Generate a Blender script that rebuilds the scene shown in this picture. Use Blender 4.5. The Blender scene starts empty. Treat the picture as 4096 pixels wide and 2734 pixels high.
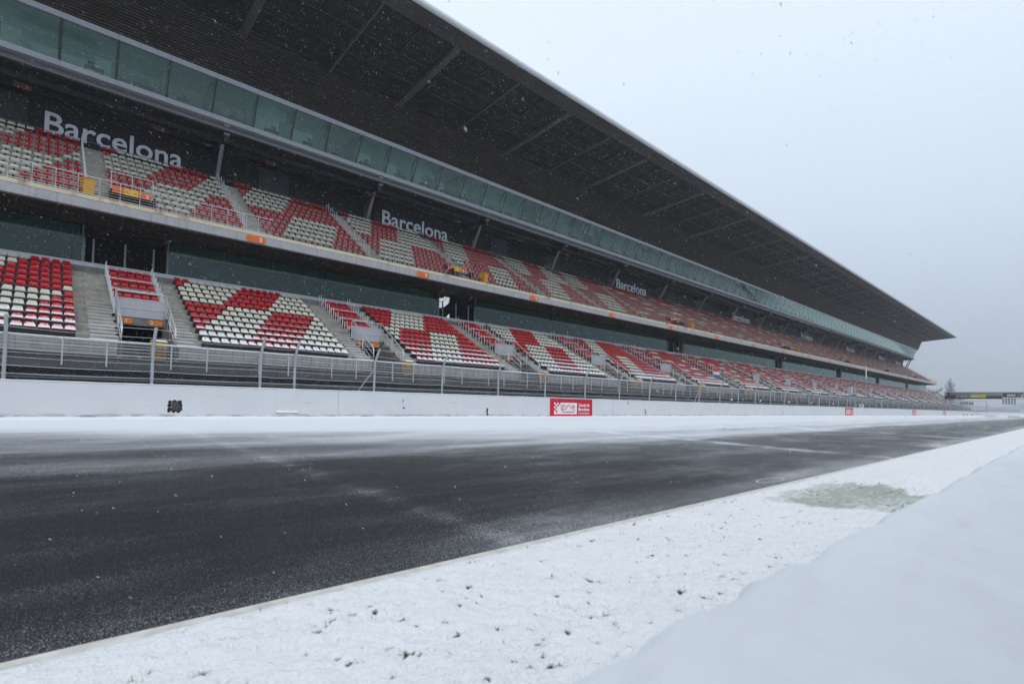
import bpy, bmesh, math, random
import numpy as np
from mathutils import Vector, Matrix
random.seed(7); rng = np.random.default_rng(11)
sc = bpy.context.scene
COL = sc.collection
rad = math.radians

# ------------------------------------------------------------------ camera
YAW, PITCH, ROLL, CAMZ = rad(47.451), rad(2.35), rad(1.0), 1.05
F = Vector((math.cos(YAW)*math.cos(PITCH), math.sin(YAW)*math.cos(PITCH), math.sin(PITCH)))
R0 = Vector((math.sin(YAW), -math.cos(YAW), 0)); U0 = R0.cross(F)
RV = R0*math.cos(ROLL) + U0*math.sin(ROLL); UV = RV.cross(F)
cam = bpy.data.cameras.new('camera'); camo = bpy.data.objects.new('camera', cam); COL.objects.link(camo)
camo.matrix_world = Matrix(((RV.x, UV.x, -F.x, 0), (RV.y, UV.y, -F.y, 0), (RV.z, UV.z, -F.z, CAMZ), (0, 0, 0, 1)))
cam.sensor_width = 36; cam.sensor_fit = 'HORIZONTAL'; cam.lens = 2090/4096*36; cam.shift_y = 0.0406
cam.clip_start = 0.03; cam.clip_end = 3000
cam.dof.use_dof = True; cam.dof.focus_distance = 24; cam.dof.aperture_fstop = 2.3
sc.camera = camo
FPX, CY = 2090.0, 1533.47
def project(p):
    d = Vector(p) - Vector((0, 0, CAMZ)); w = d.dot(F)
    if w < 0.05: return None
    return 2048+FPX*d.dot(RV)/w, CY-FPX*d.dot(UV)/w, w

# ------------------------------------------------------------------ sky, sun, exposure
world = bpy.data.worlds.new('World'); sc.world = world; world.use_nodes = True
wn, wl = world.node_tree.nodes, world.node_tree.links
for n in list(wn): wn.remove(n)
SUN_EL, SUN_AZ = rad(52), rad(205)
sky = wn.new('ShaderNodeTexSky'); sky.sky_type = 'NISHITA'; sky.sun_disc = False
sky.sun_elevation = SUN_EL; sky.sun_rotation = SUN_AZ; sky.dust_density = 8; sky.air_density = 1.0; sky.ozone_density = 1.0
tc = wn.new('ShaderNodeTexCoord'); sep = wn.new('ShaderNodeSeparateXYZ'); wl.new(tc.outputs['Generated'], sep.inputs[0])
ramp = wn.new('ShaderNodeValToRGB'); wl.new(sep.outputs['Z'], ramp.inputs[0])
def setramp(r, stops):
    el = r.color_ramp.elements
    while len(el) > 1: el.remove(el[-1])
    el[0].position, el[0].color = stops[0][0], (*stops[0][1], 1)
    for p, c in stops[1:]:
        e = el.new(p); e.color = (*c, 1)
# an overcast deck: brighter towards the zenith, grey blue at the horizon (all round alike)
setramp(ramp, [(0.0, (.392, .448, .535)), (.12, (.425, .488, .588)), (.3, (.555, .638, .75)), (.55, (.70, .79, .895)), (1.0, (.77, .85, .95))])
cloudn = wn.new('ShaderNodeTexNoise'); cloudn.inputs['Scale'].default_value = 1.6; cloudn.inputs['Detail'].default_value = 3
wl.new(tc.outputs['Generated'], cloudn.inputs['Vector'])
cm = wn.new('ShaderNodeMapRange'); cm.inputs['To Min'].default_value = 11.9; cm.inputs['To Max'].default_value = 13.4
wl.new(cloudn.outputs['Fac'], cm.inputs['Value'])
vm = wn.new('ShaderNodeVectorMath'); vm.operation = 'SCALE'; wl.new(ramp.outputs['Color'], vm.inputs[0]); wl.new(cm.outputs[0], vm.inputs['Scale'])
mixw = wn.new('ShaderNodeMix'); mixw.data_type = 'RGBA'; mixw.inputs['Factor'].default_value = 0.93
wl.new(sky.outputs[0], mixw.inputs['A']); wl.new(vm.outputs[0], mixw.inputs['B'])
bg = wn.new('ShaderNodeBackground'); bg.inputs['Strength'].default_value = 0.1
wl.new(mixw.outputs['Result'], bg.inputs['Color'])
wo = wn.new('ShaderNodeOutputWorld'); wl.new(bg.outputs[0], wo.inputs['Surface'])
sun = bpy.data.lights.new('sun', 'SUN'); sun.energy = 0.75; sun.angle = rad(60); sun.color = (1, .99, .975)
suno = bpy.data.objects.new('sun', sun); COL.objects.link(suno)
sd = Vector((math.sin(SUN_AZ)*math.cos(SUN_EL), math.cos(SUN_AZ)*math.cos(SUN_EL), math.sin(SUN_EL)))
suno.rotation_euler = sd.to_track_quat('Z', 'Y').to_euler()
sc.view_settings.view_transform = 'Standard'; sc.view_settings.look = 'None'
sc.view_settings.exposure = 0; sc.view_settings.gamma = 1; sc.view_settings.use_curve_mapping = False
sc.render.engine = 'CYCLES'
sc.cycles.max_bounces = 7; sc.cycles.diffuse_bounces = 3; sc.cycles.glossy_bounces = 2
sc.cycles.transmission_bounces = 3; sc.cycles.transparent_max_bounces = 8; sc.cycles.volume_bounces = 0

# ------------------------------------------------------------------ materials
MATS = {}
class NT:
    def __init__(s, name):
        s.m = bpy.data.materials.new(name); s.m.use_nodes = True; MATS[name] = s.m
        s.n, s.l = s.m.node_tree.nodes, s.m.node_tree.links
        s.b = s.n['Principled BSDF']
        s.geo = s.n.new('ShaderNodeNewGeometry')
    def pos(s): return s.geo.outputs['Position']
    def xyz(s):
        if not hasattr(s, '_x'):
            s._x = s.n.new('ShaderNodeSeparateXYZ'); s.l.new(s.pos(), s._x.inputs[0])
        return s._x
    def nz(s):
        x = s.n.new('ShaderNodeSeparateXYZ'); s.l.new(s.geo.outputs['Normal'], x.inputs[0]); return x.outputs['Z']
    def noise(s, scale, detail=3, stretch=None, rough=.55):
        t = s.n.new('ShaderNodeTexNoise'); t.inputs['Scale'].default_value = scale; t.inputs['Detail'].default_value = detail
        t.inputs['Roughness'].default_value = rough
        if stretch:
            mp = s.n.new('ShaderNodeMapping'); mp.inputs['Scale'].default_value = stretch
            s.l.new(s.pos(), mp.inputs['Vector']); s.l.new(mp.outputs[0], t.inputs['Vector'])
        else: s.l.new(s.pos(), t.inputs['Vector'])
        return t.outputs['Fac']
    def rng(s, v, a, b, c=0., d=1., smooth=False):
        m = s.n.new('ShaderNodeMapRange'); m.clamp = True
        if smooth: m.interpolation_type = 'SMOOTHSTEP'
        for k, x in zip(('From Min', 'From Max', 'To Min', 'To Max'), (a, b, c, d)):
            if hasattr(x, 'links'): s.l.new(x, m.inputs[k])
            else: m.inputs[k].default_value = x
        s.l.new(v, m.inputs['Value']); return m.outputs[0]
    def math(s, op, a, b=None):
        m = s.n.new('ShaderNodeMath'); m.operation = op
        for i, x in enumerate((a, b)):
            if x is None: continue
            if hasattr(x, 'links'): s.l.new(x, m.inputs[i])
            else: m.inputs[i].default_value = x
        return m.outputs[0]
    def mix(s, f, a, b):
        m = s.n.new('ShaderNodeMix'); m.data_type = 'RGBA'
        for k, x in (('Factor', f), ('A', a), ('B', b)):
            if hasattr(x, 'links'): s.l.new(x, m.inputs[k])
            elif k == 'Factor': m.inputs[k].default_value = x
            else: m.inputs[k].default_value = (*x, 1)
        return m.outputs['Result']
    def bump(s, h, strength=.3, dist=.02):
        b = s.n.new('ShaderNodeBump'); b.inputs['Strength'].default_value = strength; b.inputs['Distance'].default_value = dist
        s.l.new(h, b.inputs['Height']); s.l.new(b.outputs[0], s.b.inputs['Normal'])
    def out(s, col, rough=.6, spec=.5, metal=0.):
        if hasattr(col, 'links'): s.l.new(col, s.b.inputs['Base Color'])
        else: s.b.inputs['Base Color'].default_value = (*col, 1)
        if hasattr(rough, 'links'): s.l.new(rough, s.b.inputs['Roughness'])
        else: s.b.inputs['Roughness'].default_value = rough
        s.b.inputs['Specular IOR Level'].default_value = spec; s.b.inputs['Metallic'].default_value = metal
        return s.m
SNOW = (.86, .88, .91)
def plain(name, c, rough=.6, var=.25, scale=3., spec=.4, metal=0., snow=None, stretch=None):
    """painted or raw surface with blotchy wear; snow = (normal threshold, amount) lies on upward faces"""
    t = NT(name)
    a = tuple(x*(1-var) for x in c); b = tuple(min(1, x*(1+var)) for x in c)
    col = t.mix(t.rng(t.noise(scale, 4, stretch), .3, .7), a, b)
    if snow:
        f = t.math('MULTIPLY', t.rng(t.nz(), snow[0], snow[0]+.2), t.rng(t.noise(9., 3), 1-snow[1]-.1, 1-snow[1]+.1))
        col = t.mix(f, col, SNOW)
    return t.out(col, rough, spec, metal)

def snow_mat(name, base=SNOW, bump=.35, fine=35.):
    t = NT(name)
    n1 = t.noise(fine, 4); n2 = t.noise(1.3, 3)
    col = t.mix(t.rng(n2, .3, .7), tuple(x*.955 for x in base), base)
    t.bump(t.math('ADD', n1, t.math('MULTIPLY', t.noise(6, 3), 1.5)), bump, .02)
    return t.out(col, .75, .25)
snow_mat('snow'); snow_mat('snow_bank', (.84, .865, .905), .25, 25.)

# ---- asphalt with drifted snow
t = NT('asphalt')
X, Y = t.xyz().outputs['X'], t.xyz().outputs['Y']
big = t.noise(.35, 3, (.35, 1.6, 1)); wisp = t.noise(.8, 5, (.5, 1.3, 1), .62); mid = t.noise(2.2, 3, (.5, 1, 1))
Yn = t.math('ADD', Y, t.math('MULTIPLY', t.math('SUBTRACT', big, .5), 2.6))
def band(c, w, amp):
    d = t.math('DIVIDE', t.math('SUBTRACT', Yn, c), w)
    return t.math('MULTIPLY', t.math('POWER', 2.718, t.math('MULTIPLY', t.math('MULTIPLY', d, d), -1.)), amp)
Ys = t.math('ADD', Yn, t.math('ADD', t.rng(X, -2., 12., -2.6, -.1), t.rng(X, 20., 70., 0., -1.0)))
s = t.math('ADD', t.rng(Ys, 7.2, 12.2, 0., .34), t.rng(Ys, 12.0, 15.6, 0., .68))                       # snow strip towards the wall, thinning out over the asphalt
s = t.math('ADD', s, band(8.8, .7, .16)); s = t.math('ADD', s, band(2.8, .6, .17)); s = t.math('ADD', s, band(11.2, .7, .10))
s = t.math('ADD', s, t.math('MULTIPLY', t.rng(wisp, .45, .78), .17)); s = t.math('ADD', s, t.rng(Yn, 5.2, 9., 0., .09))
s = t.math('ADD', s, t.rng(X, .5, 12., .0, .20)); s = t.math('ADD', s, t.rng(X, 12., 60., .0, .06))
s = t.math('ADD', s, .01)
def seam(x0, w, amp):                                          # snow caught in the transverse joints
    d = t.math('DIVIDE', t.math('SUBTRACT', t.math('ADD', X, t.math('MULTIPLY', t.math('SUBTRACT', mid, .5), .35)), x0), w)
    e = t.math('POWER', 2.718, t.math('MULTIPLY', t.math('MULTIPLY', d, d), -1.))
    return t.math('MULTIPLY', t.math('MULTIPLY', e, amp), t.rng(wisp, .35, .62))
s = t.math('ADD', s, seam(2.78, .15, .11)); s = t.math('ADD', s, seam(14.3, .32, .20)); s = t.math('ADD', s, seam(28., .4, .22))
sp = t.noise(150., 2, None, .7)
thr = t.math('SUBTRACT', 1., s)
f = t.rng(t.rng(sp, .25, .75), t.math('SUBTRACT', thr, .24), t.math('ADD', thr, .14))
stone = t.mix(t.rng(t.noise(110., 2), .35, .7), (.005, .0055, .0065), (.032, .034, .037))
stone = t.mix(t.rng(big, .3, .7, 0, .6), stone, (.010, .011, .012))
t.bump(sp, .5, .012)
t.out(t.mix(f, stone, (.80, .83, .87)), t.rng(f, 0, 1, .66, .8), .26)

# ---- verge: snow with pits of turf and a wind-blown green patch (attributes on the mesh)
t = NT('verge_snow')
at = t.n.new('ShaderNodeAttribute'); at.attribute_name = 'pit'
at2 = t.n.new('ShaderNodeAttribute'); at2.attribute_name = 'green'
streak = t.noise(9., 4, (.55, 2.4, 1)); fine = t.noise(60., 3)
gcol = t.mix(t.rng(fine, .3, .7), (.10, .16, .07), (.24, .30, .18))
dk = t.mix(t.rng(fine, .3, .7), (.02, .025, .012), (.10, .10, .06))
sn = t.mix(t.rng(t.noise(1.1, 3), .3, .7), (.90, .915, .935), (.94, .95, .96))
gf = t.rng(t.math('ADD', at2.outputs['Fac'], t.math('SUBTRACT', t.math('MULTIPLY', streak, .8), .4)), .45, .85)
gf = t.math('MULTIPLY', gf, .62)
col = t.mix(gf, sn, gcol)
col = t.mix(t.rng(t.math('ADD', at.outputs['Fac'], t.math('SUBTRACT', t.math('MULTIPLY', fine, .5), .25)), .3, .7), col, dk)
t.bump(t.math('ADD', fine, t.math('MULTIPLY', t.noise(16, 3), 2.0)), .8, .022)
t.out(col, .75, .25)

# ---- concretes
def concrete(name, c, var=.3, streaks=True, expo=False, spec=.3):
    t = NT(name)
    n = t.noise(1.7, 5); col = t.mix(t.rng(n, .3, .72), tuple(x*(1-var) for x in c), tuple(x*(1+var*.7) for x in c))
    col = t.mix(t.rng(t.noise(18., 4), .52, .7, 0, .5), col, tuple(x*.6 for x in c))
    if streaks:
        st = t.noise(2.2, 4, (3.2, 3.2, .12)); col = t.mix(t.rng(st, .55, .75, 0, .65), col, tuple(x*.45 for x in c))
    if expo:                                                   # the rows the roof does not shelter carry snow on their treads
        e = t.rng(t.math('ADD', t.xyz().outputs['Y'], t.math('MULTIPLY', t.noise(1.2, 3), 2.)), 34.2, 38.4, .95, 0.)
        f = t.math('MULTIPLY', t.rng(t.nz(), .6, .9), t.rng(t.noise(5., 4), t.math('SUBTRACT', 1., e), t.math('SUBTRACT', 1.25, e)))
        col = t.mix(f, col, SNOW)
    t.bump(t.noise(25., 4), .2, .01)
    return t.out(col, .85, spec)
concrete('step_concrete', (.36, .345, .31), .3, True, True)
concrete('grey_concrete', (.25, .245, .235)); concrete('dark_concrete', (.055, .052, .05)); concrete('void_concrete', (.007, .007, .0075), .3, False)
concrete('beam_concrete', (.10, .096, .09)); concrete('lintel_concrete', (.22, .215, .2))
concrete('fascia_grey', (.46, .46, .48), .1)
t = NT('fascia_beige')                                         # rust runs down from the railing feet
n = t.noise(1.1, 4, (1, 1, .2)); c0 = t.mix(t.rng(t.noise(.8, 3), .3, .7), (.66, .57, .41), (.76, .67, .50))
t.out(t.mix(t.rng(n, .56, .68, 0, .7), c0, (.28, .15, .06)), .7, .3)
t = NT('wall_white')                                           # painted barrier: scuffs, grime along the foot
zz = t.xyz().outputs['Z']
c0 = t.mix(t.rng(t.noise(.7, 4), .3, .7), (.63, .65, .68), (.69, .71, .735))
c0 = t.mix(t.rng(t.noise(3.2, 5, (.35, .35, 2.5)), .66, .78, 0, .4), c0, (.34, .35, .36))
gr = t.math('MULTIPLY', t.rng(zz, .46, .60, 1, 0), t.rng(t.noise(4., 5, (.5, 1, 2.5)), .44, .58))
t.out(t.mix(gr, c0, (.16, .15, .12)), .55, .4)
t = NT('aggregate'); v = t.noise(38., 3); t.bump(v, 1., .03)
t.out(t.mix(t.rng(v, .4, .62), (.012, .012, .011), (.22, .215, .2)), .9, .2)

# ---- metals, paint
def metal(name, c, rough=.45, snow=None, var=.12): return plain(name, c, rough, var, 6., .5, .35, snow)
metal('galvanised', (.42, .45, .48), .5, (.75, .35)); metal('galvanised_snow', (.50, .53, .56), .5, (.25, .62)); metal('rail_grey', (.64, .66, .68), .45, (.7, .3))
metal('dark_metal', (.06, .062, .066)); metal('rail_dark', (.16, .17, .18)); metal('strip_metal', (.50, .51, .56), .4, None, .06)
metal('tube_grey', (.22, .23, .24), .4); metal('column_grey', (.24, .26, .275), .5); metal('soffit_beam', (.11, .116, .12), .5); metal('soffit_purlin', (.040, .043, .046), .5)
metal('lip_metal', (.62, .65, .66), .35, None, .08)
plain('portal_grey', (.47, .48, .52), .55, .05, 2.); plain('white_paint', (.78, .79, .80), .5, .05); plain('black_paint', (.012, .012, .013), .6, .2)
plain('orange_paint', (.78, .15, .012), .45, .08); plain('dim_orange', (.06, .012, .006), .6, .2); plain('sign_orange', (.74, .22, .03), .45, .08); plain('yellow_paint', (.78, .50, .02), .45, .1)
plain('red_sign', (.58, .008, .03), .4, .08); plain('sign_white', (.82, .82, .82), .4, .04); plain('letter_grey', (.60, .65, .71), .5, .06)
plain('edge_paint', (.66, .65, .60), .6, .2, 7.); plain('dash_paint', (.70, .66, .58), .6, .1, 9.)
plain('bin_yellow', (.72, .37, .012), .45, .1, 4., .4, 0., (.75, .3)); plain('bin_yellow_snow', (.72, .40, .02), .45, .1, 4., .4, 0., (.5, .85)); plain('rubber', (.02, .02, .02), .8, .2)
plain('tarp_blue', (.06, .13, .36), .6, .15); plain('tarp_red', (.55, .01, .05), .6, .1)
plain('signal_red', (.5, .05, .03), .5, .1); plain('board_dark', (.05, .055, .055), .6, .2, .6); plain('board_yellow', (.62, .50, .05), .5, .08); plain('board_grey', (.24, .25, .27), .5, .1)
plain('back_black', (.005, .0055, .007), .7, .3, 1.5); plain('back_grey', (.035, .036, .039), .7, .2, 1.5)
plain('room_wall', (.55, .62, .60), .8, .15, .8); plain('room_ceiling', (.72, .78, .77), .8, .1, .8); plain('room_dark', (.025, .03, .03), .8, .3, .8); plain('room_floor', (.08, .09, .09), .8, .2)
plain('furniture', (.02, .02, .022), .6, .2)
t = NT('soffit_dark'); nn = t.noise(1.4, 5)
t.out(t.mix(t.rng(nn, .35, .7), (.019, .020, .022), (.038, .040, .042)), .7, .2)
t = NT('slat_brown'); nn = t.noise(1.2, 5, (.25, 5, 5))
t.out(t.mix(t.rng(nn, .3, .7), (.062, .051, .044), (.115, .094, .081)), .65, .25)
t = NT('edge_strip'); nn = t.noise(1.0, 5, (.3, 3, 3))
t.out(t.mix(t.rng(nn, .3, .7), (.060, .055, .055), (.098, .091, .092)), .6, .3)
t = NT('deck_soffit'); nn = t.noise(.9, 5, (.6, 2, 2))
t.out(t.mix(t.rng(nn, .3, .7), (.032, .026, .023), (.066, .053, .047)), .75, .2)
# seats: plastic with snow lying where the roof ends
def seat(name, c, c2):
    t = NT(name)
    col = t.mix(t.rng(t.noise(2.3, 2), .3, .7), c, c2)
    y = t.math('ADD', t.xyz().outputs['Y'], t.math('MULTIPLY', t.noise(.6, 2), 1.5))
    low = t.rng(t.xyz().outputs['Z'], 8.0, 8.6, 1., 0.)
    e = t.math('MULTIPLY', t.rng(y, 33.6, 39.0, .78, .12), t.math('MULTIPLY', low, t.rng(y, 38.2, 39.0, 1., 0.)))
    th = t.math('SUBTRACT', 1.12, t.math('MULTIPLY', e, .95))
    f = t.rng(t.math('ADD', t.nz(), t.math('MULTIPLY', t.math('SUBTRACT', t.noise(13., 4), .5), .55)), th, t.math('ADD', th, .16))
    return t.out(t.mix(f, col, SNOW), t.rng(f, 0, 1, .32, .75), .45)
seat('seat_red', (.38, .004, .010), (.56, .011, .023)); seat('seat_cream', (.51, .50, .41), (.65, .64, .55)); plain('seat_bracket', (.015, .015, .015), .6, .2)
# glass: tinted pane with sky reflection
def glass(name, tint, refl_rough=.03, opac=.0, body=(.1, .2, .19), ior=1.55):
    m = bpy.data.materials.new(name); m.use_nodes = True; MATS[name] = m
    n, l = m.node_tree.nodes, m.node_tree.links
    for x in list(n): n.remove(x)
    tr = n.new('ShaderNodeBsdfTransparent'); tr.inputs['Color'].default_value = (*tint, 1)
    df = n.new('ShaderNodeBsdfDiffuse'); df.inputs['Color'].default_value = (*body, 1)
    m1 = n.new('ShaderNodeMixShader'); m1.inputs[0].default_value = opac; l.new(tr.outputs[0], m1.inputs[1]); l.new(df.outputs[0], m1.inputs[2])
    gl = n.new('ShaderNodeBsdfGlossy'); gl.inputs['Roughness'].default_value = refl_rough; gl.inputs['Color'].default_value = (.8, .95, .93, 1)
    fr = n.new('ShaderNodeFresnel'); gg = n.new('ShaderNodeNewGeometry'); mr = n.new('ShaderNodeMapRange'); l.new(gg.outputs['Backfacing'], mr.inputs['Value'])
    mr.inputs['To Min'].default_value = ior; mr.inputs['To Max'].default_value = 1/ior; l.new(mr.outputs[0], fr.inputs['IOR'])   # thin pane: both faces reflect alike
    m2 = n.new('ShaderNodeMixShader'); l.new(fr.outputs[0], m2.inputs[0]); l.new(m1.outputs[0], m2.inputs[1]); l.new(gl.outputs[0], m2.inputs[2])
    o = n.new('ShaderNodeOutputMaterial'); l.new(m2.outputs[0], o.inputs['Surface'])
glass('glass_box', (.68, .82, .79), .04, .13, (.38, .50, .48), 1.55); glass('glass_low', (.42, .60, .55), .05, .12, (.05, .12, .10))
t = NT('frosted'); t.b.inputs['Transmission Weight'].default_value = 0.; t.out((.6, .7, .68), .6, .3)
tl = t.n.new('ShaderNodeBsdfTranslucent'); tl.inputs['Color'].default_value = (.8, .92, .9, 1); mx = t.n.new('ShaderNodeMixShader'); mx.inputs[0].default_value = .6
t.l.new(t.b.outputs[0], mx.inputs[1]); t.l.new(tl.outputs[0], mx.inputs[2]); t.l.new(mx.outputs[0], t.n['Material Output'].inputs['Surface'])
t = NT('daylight_glow'); t.out((.8, .85, .9), .6); t.b.inputs['Emission Color'].default_value = (.85, .93, 1, 1); t.b.inputs['Emission Strength'].default_value = .62  # glow put into the surface in place of daylight from behind
def foliage(name, a, b):
    t = NT(name); return t.out(t.mix(t.rng(t.noise(4., 2), .3, .7), a, b), .8, .2)
foliage('grass_blade', (.035, .045, .016), (.17, .15, .08)); foliage('grass_green', (.07, .13, .04), (.16, .22, .10))
foliage('twig_frost', (.30, .30, .31), (.58, .59, .61)); foliage('bark', (.12, .115, .11), (.24, .235, .23)); foliage('forest_snow', (.20, .22, .24), (.50, .53, .57))
t = NT('flake'); t.out((.9, .92, .95), .6, .2)
tl = t.n.new('ShaderNodeBsdfTranslucent'); tl.inputs['Color'].default_value = (.95, .97, 1, 1); mx = t.n.new('ShaderNodeMixShader'); mx.inputs[0].default_value = .5
t.l.new(t.b.outputs[0], mx.inputs[1]); t.l.new(tl.outputs[0], mx.inputs[2]); t.l.new(mx.outputs[0], t.n['Material Output'].inputs['Surface'])

# ------------------------------------------------------------------ mesh helpers
class MB:
    def __init__(s): s.v, s.f, s.mi = [], [], []
    def quad(s, *p, mi=0):
        i = len(s.v); s.v += [tuple(q) for q in p]; s.f.append(tuple(range(i, i+len(p)))); s.mi.append(mi)
    def box(s, x0, x1, y0, y1, z0, z1, mi=0):
        i = len(s.v)
        s.v += [(x0, y0, z0), (x1, y0, z0), (x1, y1, z0), (x0, y1, z0), (x0, y0, z1), (x1, y0, z1), (x1, y1, z1), (x0, y1, z1)]
        s.f += [tuple(i+k for k in q) for q in ((3, 2, 1, 0), (4, 5, 6, 7), (0, 1, 5, 4), (1, 2, 6, 5), (2, 3, 7, 6), (3, 0, 4, 7))]; s.mi += [mi]*6
        return s
    def ext(s, prof, x0, x1, mi=0, caps=True):
        """closed (y,z) outline extruded along x"""
        n = len(prof); i = len(s.v)
        s.v += [(x0, y, z) for y, z in prof] + [(x1, y, z) for y, z in prof]
        for k in range(n):
            s.f.append((i+k, i+(k+1) % n, i+n+(k+1) % n, i+n+k)); s.mi.append(mi)
        if caps:
            s.f += [tuple(i+k for k in reversed(range(n))), tuple(i+n+k for k in range(n))]; s.mi += [mi]*2
        return s
    def tube(s, pts, r, seg=6, mi=0, r2=None):
        pts = [Vector(p) for p in pts]; n = len(pts); i = len(s.v)
        for k, p in enumerate(pts):
            d = ((pts[min(k+1, n-1)]-p).normalized() + (p-pts[max(k-1, 0)]).normalized()).normalized()
            a = d.cross(Vector((0, 0, 1)));
            if a.length < .05: a = d.cross(Vector((0, 1, 0)))
            a.normalize(); b = a.cross(d)
            rr = r if r2 is None else r+(r2-r)*k/max(1, n-1)
            for q in range(seg):
                an = 2*math.pi*(q+.5)/seg
                s.v.append(tuple(p+a*(math.cos(an)*rr)+b*(math.sin(an)*rr)))
        for k in range(n-1):
            for q in range(seg):
                q2 = (q+1) % seg
                s.f.append((i+k*seg+q, i+k*seg+q2, i+(k+1)*seg+q2, i+(k+1)*seg+q)); s.mi.append(mi)
        s.f += [tuple(i+q for q in reversed(range(seg))), tuple(i+(n-1)*seg+q for q in range(seg))]; s.mi += [mi]*2
        return s
    def prism(s, poly, y0, y1, mi=0):
        """(x,z) outline (counter-clockwise seen from -y) with thickness along y"""
        n = len(poly); i = len(s.v)
        s.v += [(x, y0, z) for x, z in poly] + [(x, y1, z) for x, z in poly]
        s.f += [tuple(i+k for k in range(n)), tuple(i+n+k for k in reversed(range(n)))]; s.mi += [mi]*2
        for k in range(n): s.f.append((i+k, i+n+k, i+n+(k+1) % n, i+(k+1) % n)); s.mi.append(mi)
        return s
    def add(s, verts, faces, off=(0, 0, 0), mis=None):
        i = len(s.v); s.v += [(a+off[0], b+off[1], c+off[2]) for a, b, c in verts]
        s.f += [tuple(i+k for k in q) for q in faces]; s.mi += mis if mis else [0]*len(faces)
        return s
    def mesh(s, name, mats):
        me = bpy.data.meshes.new(name); me.from_pydata(s.v, [], s.f)
        for m in ([mats] if isinstance(mats, str) else mats): me.materials.append(MATS[m])
        if any(s.mi): me.polygons.foreach_set('material_index', s.mi)
        me.update(); return me
def tag(o, label=None, cat=None, group=None, kind=None):
    if label: o['label'] = label
    if cat: o['category'] = cat
    if group: o['group'] = group
    if kind: o['kind'] = kind
    return o
def link(name, data, parent=None, loc=(0, 0, 0), rz=0.):
    o = bpy.data.objects.new(name, data); COL.objects.link(o); o.location = loc
    if rz: o.rotation_euler = (0, 0, rz)
    if parent: o.parent = parent
    return o
def obj(name, mb, mats, parent=None, loc=(0, 0, 0), smooth=False):
    me = mb if isinstance(mb, bpy.types.Mesh) else mb.mesh(name, mats)
    if smooth: me.polygons.foreach_set('use_smooth', [True]*len(me.polygons))
    return link(name, me, parent, loc)
def empty(name, loc, label, cat, group=None):
    o = link(name, None, None, loc); o.empty_display_size = .2
    return tag(o, label, cat, group)
def bake(o, depth=0):
    dg = bpy.context.evaluated_depsgraph_get(); me = bpy.data.meshes.new_from_object(o.evaluated_get(dg)); return me
TXT = {}
def text_mesh(s, w=None, h=None, depth=.02, bold=0., bevel=0):
    """upright lettering in the x-z plane facing -y, left-bottom at the origin, scaled to w x h (height of its box)"""
    key = (s, w, h, depth, bold)
    if key in TXT: return TXT[key]
    cu = bpy.data.curves.new('text', 'FONT'); cu.body = s; cu.size = 1; cu.extrude = .5; cu.offset = bold; cu.resolution_u = 4
    o = bpy.data.objects.new('text', cu); COL.objects.link(o); bpy.context.view_layer.update()
    me = bake(o); bpy.data.objects.remove(o); bpy.data.curves.remove(cu)
    co = np.array([v.co[:] for v in me.vertices]); mn, mx = co.min(0), co.max(0)
    sx = w/(mx[0]-mn[0]) if w else None; sy = h/(mx[1]-mn[1]) if h else None
    sx = sx or sy or 1.; sy = sy or sx
    out = np.stack([(co[:, 0]-mn[0])*sx, -(co[:, 2]+.5)*depth+0, (co[:, 1]-mn[1])*sy], 1)
    me.vertices.foreach_set('co', out.ravel()); me.flip_normals() if False else None
    me.materials.clear(); me.update(); TXT[key] = me
    return me
def text(name, s, mat, parent, loc, w=None, h=None, depth=.02, bold=0., rz=0.):
    me = text_mesh(s, w, h, depth, bold).copy(); me.materials.clear(); me.materials.append(MATS[mat])
    return link(name, me, parent, loc, rz)
def vnoise(x, y, seed=0):
    """smooth value noise on arrays"""
    xi, yi = np.floor(x).astype(np.int64), np.floor(y).astype(np.int64); fx, fy = x-xi, y-yi
    fx, fy = fx*fx*(3-2*fx), fy*fy*(3-2*fy)
    def h(a, b):
        n = (a*374761393+b*668265263+seed*1442695041) & 0x7fffffff
        n = ((n ^ (n >> 13))*1274126177) & 0x7fffffff
        return ((n ^ (n >> 16)) & 0xffff)/65535.
    return (h(xi, yi)*(1-fx)+h(xi+1, yi)*fx)*(1-fy)+(h(xi, yi+1)*(1-fx)+h(xi+1, yi+1)*fx)*fy
def fbm(x, y, seed=0, o=4):
    r = 0; a = 1; t = 0
    for k in range(o): r = r+a*vnoise(x*2**k, y*2**k, seed+k); t += a; a *= .5
    return r/t
def grid_mesh(name, xs, ys, zf, mats, attrs=None, smooth=True):
    gx, gy = np.meshgrid(xs, ys, indexing='ij'); gz = zf(gx, gy)
    nx, ny = len(xs), len(ys)
    v = np.stack([gx, gy, gz], -1).reshape(-1, 3)
    i = np.arange(nx-1)[:, None]*ny+np.arange(ny-1)[None]
    f = np.stack([i, i+ny, i+ny+1, i+1], -1).reshape(-1, 4)
    me = bpy.data.meshes.new(name); me.from_pydata(v.tolist(), [], f.tolist()); me.materials.append(MATS[mats])
    if attrs:
        for k, fn in attrs.items():
            a = me.attributes.new(k, 'FLOAT', 'POINT'); a.data.foreach_set('value', fn(gx, gy).ravel().astype(np.float32))
    if smooth: me.polygons.foreach_set('use_smooth', [True]*len(me.polygons))
    me.update(); return me

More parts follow.
